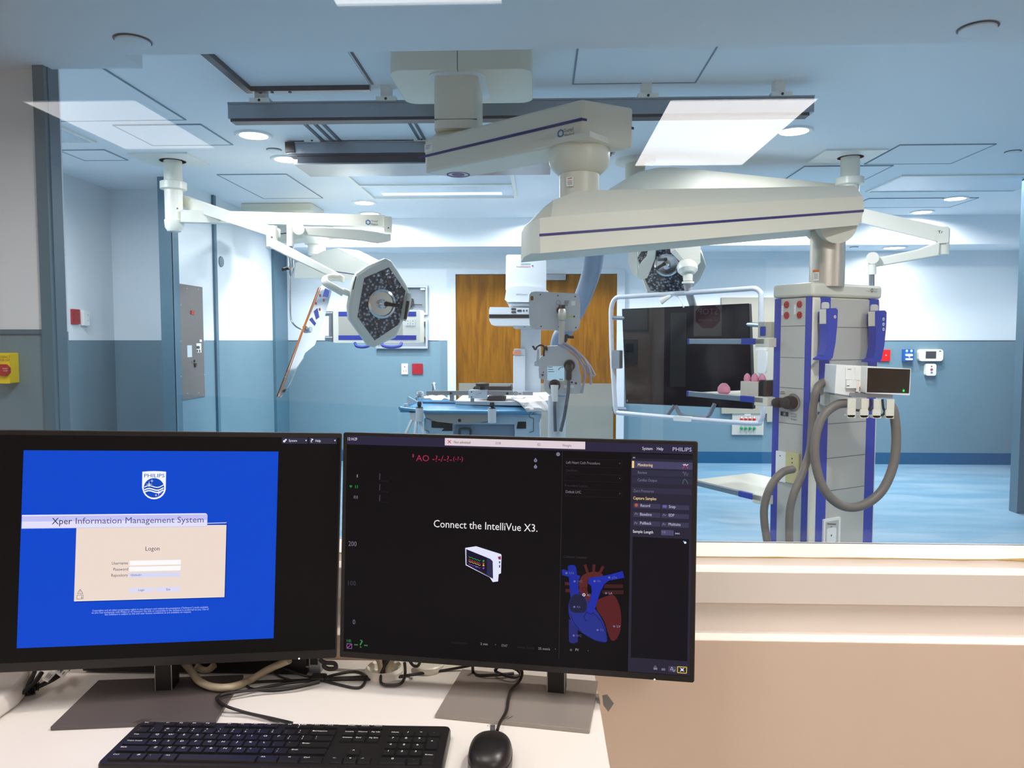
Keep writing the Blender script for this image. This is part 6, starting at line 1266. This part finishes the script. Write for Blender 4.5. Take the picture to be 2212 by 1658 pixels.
key(u0+pit*9.25, pit, 4, '<\n,'); key(u0+pit*10.25, pit, 4, '>\n.'); key(u0+pit*11.25, pit, 4, '?\n/'); key(u0+pit*12.25, pit*2.75, 4, 'Shift')
x_ = u0
for w_, t_ in ((1.5, 'Ctrl'), (1.1, '#'), (1.1, '::'), (1.1, 'Alt'), (5.6, ''), (1.5, 'Alt'), (1.5, '='), (1.6, 'Ctrl')): key(x_, pit*w_, 5, t_); x_ += pit*w_
for i, t_ in enumerate(('Insert', 'Home', 'Pg Up')): key(un+pnav*i, pnav, 1, t_)
for i, t_ in enumerate(('Delete', 'End', 'Pg Dn')): key(un+pnav*i, pnav, 2, t_)
key(un+pnav, pnav, 4, '^')
for i, t_ in enumerate(('<-', 'v', '->')): key(un+pnav*i, pnav, 5, t_)
for i, t_ in enumerate(('Num', '/', '*', '-')): key(uN+pn*i, pn, 1, t_)
for r, l in ((2, ('7', '8', '9')), (3, ('4', '5', '6')), (4, ('1', '2', '3'))):
    for i, t_ in enumerate(l): key(uN+pn*i, pn, r, t_)
key(uN+pn*3, pn, 2, '+', h=2.0, v=(rv[2]+rv[3])/2); key(uN+pn*3, pn, 4, 'Enter', h=2.0, v=(rv[4]+rv[5])/2)
key(uN, pn*2, 5, '0'); key(uN+pn*2, pn, 5, '.')
m = MB(); c = uv(637, 1568); r_ = .0062
m.add([kp(c[0]+math.cos(a)*R*1.15, c[1]+math.sin(a)*R, .0003) for R in (r_, r_*.86) for a in [math.radians(15*i) for i in range(24)]], [(i, (i+1) % 24, 24+(i+1) % 24, 24+i) for i in range(24)])
vs_, fs_ = textmesh('hp'); m.add([kp(c[0]-.0046+(q[0]+.25*q[1])*.0078, c[1]-.0022+q[1]*.0078, .0004) for q in vs_], fs_); m.build('logo', M_leg, kb, smooth=0)
# mouse
mo = thing('mouse', 'black wired mouse beside the keyboard, right', 'mouse', Z(1061, 1640, DZ))
mc = Z(1061, 1640, DZ); hw = (Z(1110, 1640, DZ+.02)-Z(1011, 1640, DZ+.02)).length/2*.985; my_ = Z(1061, 1583, DZ+.018).y; ln = .088
def mshell(z0, z1, k=1.0, seg=40, rings=14):
    R = []
    for j in range(rings+1):
        t_ = j/rings; z = z0+(z1-z0)*math.sin(t_*math.pi/2); s = math.cos(t_*math.pi/2)**.55 if t_ < 1 else 0.02
        s = max(s, .02); R.append([(k*s, z, a) for a in [2*math.pi*i/seg for i in range(seg)]])
    return R
def mpt(s, z, a):
    ca, sa = math.cos(a), math.sin(a); x = hw*s*math.copysign(abs(ca)**.8, ca)*(1-.06*sa); y = (ln/2)*s*math.copysign(abs(sa)**.85, sa)
    zt_2 = z*(1-.18*max(0, sa)*s) ; return V((mc.x+x, my_-ln/2+y, DZ+zt_2))
m = MB(); m.loft([[mpt(.94, .001, a) for a in [2*math.pi*i/40 for i in range(40)]], [mpt(1.0, .006, a) for a in [2*math.pi*i/40 for i in range(40)]], [mpt(1.0, .017, a) for a in [2*math.pi*i/40 for i in range(40)]]], 0); m.build('base', M_satin, mo, smooth=60)
m = MB(); m.loft([[mpt(s, z, a) for s, z, a in r] for r in mshell(.0175, .036, .985)], 0); m.build('shell', M_satin, mo, smooth=70)
m = MB(); p = V((mc.x, my_-.001, DZ+.022)); m.cyl(p+V((-.003, 0, 0)), p+V((.003, 0, 0)), .0075, seg=20); m.build('scroll_wheel', M_dkgrey, mo)
m = MB(); c = V((mc.x, my_-ln*.10, DZ+.0330)); a_ = [math.radians(15*i) for i in range(24)]
m.add([c+V((math.cos(a)*R*1.1, math.sin(a)*R, math.sin(a)*R*-.25)) for R in (.0062, .0054) for a in a_], [(i, (i+1) % 24, 24+(i+1) % 24, 24+i) for i in range(24)])
vs_, fs_ = textmesh('hp'); m.add([c+V((-.0045+(q[0]+.2*q[1])*.0075, -.002+q[1]*.0075, -.25*(q[1]*.0075-.002)+.0002)) for q in vs_], fs_); m.build('logo', mat('grey_logo', (110, 108, 108), .4), mo, smooth=0)
# cables lying on the desk
M_cable = mat('black_cable', (26, 24, 24), .4, var=.1); M_tan = mat('tan_cable', (176, 164, 140), .45, var=.06)
def cable(pts, r, label, mt=M_cable, name='cable', n=8, cat='cable'):
    m = MB(); m.tube(spl([Z(p[0], p[1], DZ+(p[2] if len(p) > 2 else r)) for p in pts], n), r, 10); return tag(m.build(name, mt, smooth=60), label, cat)
cable([(1074, 1578, .02), (1080, 1560, .012), (1094, 1535, .01), (1098, 1510, .01), (1104, 1490, .01), (1122, 1470, .012), (1128, 1452, .03), (1120, 1441, .04), (1105, 1436, .045)], .0022, 'black mouse cable rising over the right base plate')
cable([(628, 1562, .006), (580, 1550), (530, 1538), (490, 1525, .0088), (471, 1512, .0088), (470, 1504, .0088), (490, 1497, .0088), (540, 1490, .006), (620, 1475), (700, 1468), (800, 1466), (850, 1462), (900, 1455), (960, 1447), (1010, 1438, .008), (1030, 1433, .012)], .0022, 'black keyboard cable bending at the left base plate and running to the right')
cable([(632, 1561, .004), (585, 1550, .0062), (535, 1539, .0070), (495, 1527, .0128), (474, 1514, .0128), (474, 1503, .0128), (500, 1495, .0128), (560, 1489, .0095), (640, 1481, .010), (690, 1470, .011)], .0020, 'second strand of the doubled keyboard cable')
cable([(690, 1466), (640, 1469), (580, 1471), (540, 1474), (533, 1480), (545, 1487), (580, 1491), (620, 1488), (660, 1480), (690, 1473)], .0022, 'black cable loop left of the cable wrap')
cable([(690, 1466), (730, 1455), (765, 1450), (785, 1456), (789, 1470), (780, 1483), (765, 1485), (740, 1480), (700, 1470)], .0022, 'black cable loop right of the cable wrap')
cable([(595, 1436, .02), (620, 1445, .014), (650, 1456, .01), (680, 1463)], .0018, 'thin cable coming down from the black box to the wrap')
cable([(583, 1440, .018), (590, 1450, .012), (605, 1461, .008), (632, 1469)], .0016, 'thinnest cable curling beside the black box')
cable([(700, 1466), (750, 1464), (805, 1461, .004)], .0030, 'short thick black cable from the wrap to the round grommet')
w1 = Z(688, 1468, DZ); m = MB(); m.box(w1.x-.012, w1.x+.012, w1.y-.010, w1.y+.010, DZ, DZ+.008)
tag(m.build('cable_wrap', M_cable, bevel=.003), 'black fabric wrap holding the bundled cables', 'cable wrap')
cable([(398, 1430, .03), (415, 1450, .02), (430, 1470, .016), (460, 1483, .0125), (500, 1483, .0125), (540, 1468, .007), (580, 1445, .02), (625, 1425, .04)], .0058, 'thick tan cable sagging below the left monitor', M_tan, n=10)
cable([(425, 1436, .02), (435, 1445, .012), (450, 1446, .012), (463, 1436, .02)], .0052, 'short tan cable loop beside the monitor post', M_tan)
for pts, lb_ in (([(1021, 1440, .02), (1023, 1452, .006), (1035, 1458, .008), (1070, 1457, .012), (1110, 1454, .012)], 'black cable looping behind the right base plate'),
                 ([(1075, 1441, .02), (1070, 1448, .012), (1085, 1456, .014), (1110, 1462, .014), (1124, 1457, .014), (1118, 1447, .018), (1105, 1441, .02)], 'coiled black cable left of the right stand post'),
                 ([(842, 1420, .03), (830, 1440, .02), (823, 1458, .01), (825, 1476, .006), (850, 1479, .005), (868, 1474, .006), (875, 1455, .012), (874, 1430, .03)], 'dark loop of cable hanging in front of the grommet'),
                 ([(884, 1425, .03), (892, 1436, .02), (902, 1438, .02), (908, 1428, .03)], 'small cable loop right of the grommet')):
    cable(pts, .0024, lb_)
cable([(690, 1422, .03), (700, 1430, .024), (722, 1432, .022), (725, 1442, .016), (710, 1444, .014), (700, 1438, .018), (703, 1428, .026)], .0034, 'grey cable coil beside the box connector', mat('dark_cable_grey', (60, 56, 54), .5))
# grommet with cables, cap
gr = Z(830, 1455, DZ); tg = thing('desk_grommet', 'white round desk grommet with cables coming through', 'grommet', gr)
m = MB(); m.lathe(gr, (0, 0, 1), [(.030, 0), (.031, .008), (.027, .013), (.023, .010), (.0225, .001)], 36, 0); m.build('ring', M_boomw, tg)
for k_, (dx, mt, r, lb_) in enumerate(((-.008, M_tan, .0055, 'tan cable standing up at the left in the desk grommet'), (.010, M_tan, .0055, 'tan cable standing up at the right in the desk grommet'), (.0, M_cable, .0045, 'black cable standing up in the middle of the desk grommet'))):
    m = MB(); m.tube(spl([gr+V((dx*.6, 0, .002)), gr+V((dx, .004, .02)), gr+V((dx*3.5, .008, .05)), gr+V((dx*5.5, .01, .075))], 5), r, 10); tag(m.build('cable', mt, smooth=60), lb_, 'cable')
cp = Z(928, 1446, DZ); m = MB(); m.lathe(cp, (0, 0, 1), [(.019, 0), (.0195, .006), (.024, .007), (.0245, .011), (.022, .013)], 32)
tag(m.build('grommet_cap', M_boomw), 'loose white plastic grommet cap on the desk behind the right monitor', 'cap')
# black box behind the left monitor
a, c = Z(160, 1466, DZ), Z(655, 1472, DZ); bx = thing('desktop_computer', 'flat black desktop computer lying behind the left monitor', 'computer', ((a.x+c.x)/2, 1.16, DZ))
m = MB(); yb = 1.146; m.box(a.x-.0, c.x, yb, yb+.06, DZ+.003, DZ+.055); m.build('case', M_black, bx, smooth=0, bevel=.001)
m = MB(); m.box(a.x+.015, P(340, 1460, yb).x, yb-.002, yb, DZ+.007, DZ+.05); m.disc(face(yb-.002), 200, 1459, 1.4, 1, .0005, seg=8); m.build('front_flap', [M_satin, M_alu], bx, smooth=0)
c2 = Z(670, 1458, DZ); m = MB(); m.box(c.x+.004, c.x+.022, yb, yb+.03, DZ+.006, DZ+.05, 0); m.box(c.x+.006, c.x+.018, yb-.001, yb, DZ+.02, DZ+.032, 1); m.cyl((c.x+.010, yb-.001, DZ+.042), (c.x+.010, yb+.0, DZ+.042), .002, seg=8, m=1)
m.text(face(yb-.0012), 'DC IN', 661, 1441, 671, 3, 2, .0004); m.build('connector_block', [M_alu, M_blk, M_white], bx, smooth=0)
# left edge: pale device, plugs and paper tags
dv = thing('phone_base', 'pale grey rounded device cut off at the left edge of the desk', 'telephone', Z(10, 1490, DZ))
m = MB(); pts = [Z(x, y, DZ+.018) for x, y in ((-60, 1560), (0, 1528), (40, 1500), (66, 1470), (74, 1440), (60, 1420), (-60, 1420))]; m.loft([[V((p.x, p.y, DZ+.002)) for p in pts], pts, [p+V((0, 0, .012))+(sum(pts, V())/7-p)*.15 for p in pts]], 0); m.build('body', mat('pale_device', (214, 208, 204), .35), dv, bevel=.005, seg=3)
m = MB(); m.tube(spl([Z(x, y, DZ+.02) for x, y in ((-20, 1515), (20, 1490), (50, 1475))], 5), .006, 10); m.build('hand_cradle', M_blk, dv)
for pts, r, lb_ in (([(-10, 1520, .008), (10, 1508, .01), (35, 1500, .012), (52, 1490, .014), (66, 1470, .02), (75, 1450, .026)], .0032, 'black cable rising steeply left of the paper tags'),
                    ([(-10, 1506, .012), (20, 1503, .012), (50, 1494, .014), (74, 1474, .018), (90, 1452, .026)], .0036, 'thick black cable beside the steep one at the left edge'),
                    ([(75, 1487, .006), (95, 1478, .008), (115, 1468, .012), (135, 1455, .016), (150, 1444, .022)], .0026, 'black cable running under the paper tags'),
                    ([(82, 1481, .010), (100, 1472, .012), (118, 1461, .016), (135, 1446, .022)], .0024, 'thin black cable threaded through the paper tags')):
    cable(pts, r, lb_)
for p0, p1, lb_ in (((40, 1497), (76, 1490), 'lower ribbed black plug at the left of the desk'), ((50, 1486), (83, 1482), 'upper ribbed black plug at the left of the desk')):
    m = MB(); a, c = Z(p0[0], p0[1], DZ+.009), Z(p1[0], p1[1], DZ+.009); n_ = 13; m.tube([a+(c-a)*i/n_ for i in range(n_+1)], [.0068 if (i % 2 and i > 4) or i < 4 else .0048 for i in range(n_+1)], 12); tag(m.build('power_plug', M_cable, smooth=30), lb_, 'plug')
for q_, lb_ in ((((92, 1465), (108, 1447), (122, 1452), (104, 1471)), 'folded white paper cable tag, left one'), (((118, 1449), (128, 1437), (152, 1443), (136, 1462)), 'folded white paper cable tag, right one')):
    m = MB(); pp = [Z(x, y, DZ+.022) for x, y in q_]; m.prism(pp, (0, -.001, -.0014), 0)
    d1, d2 = pp[1]-pp[0], pp[3]-pp[0]
    for j in range(3):
        m.add([pp[0]+d1*(.2+.0*j+i_)+d2*(.2+.28*j+j_)+V((0, 0, .0006)) for i_, j_ in ((0, 0), (.5, 0), (.5, .08), (0, .08))], [(0, 1, 2, 3)], 1)
    tag(m.build('paper_tag', [M_white, M_ink], smooth=0), lb_, 'tag')
m = MB(); a = Z(1304, 1503, DZ+.001); m.box(dxr-.004, dxr+.001, a.y-.02, a.y+.008, DZ-.002, DZ+.001); fpl = face(a.y-.005)
m.poly(fpl, [(1301, 1502), (1312, 1500), (1326, 1519), (1314, 1537), (1303, 1522)], 0, 0, .002)
tag(m.build('tape_strip', mat('grey_tape', (140, 138, 134), .3)), 'crumpled strip of grey tape hanging off the right edge of the desk', 'tape')
# stand details on the base plates
m = MB(); p = Z(296, 1556, DZ+.0063)
for dx in (0, .006, .012): m.add([p+V((dx, 0, 0))+V(v) for v in ((-.004, -.006, 0), (-.0025, -.006, 0), (.007, .006, 0), (.0055, .006, 0))], [(0, 1, 2, 3)])
m.build('logo', M_blk, rootL, smooth=0)
m = MB(); p = Z(1085, 1549, DZ+.0063)
for dx in (0, .005, .010): m.add([p+V((dx, 0, 0))+V(v) for v in ((-.003, -.004, 0), (-.0018, -.004, 0), (.005, .004, 0), (.0038, .004, 0))], [(0, 1, 2, 3)])
m.build('logo', M_blk, rootR, smooth=0)
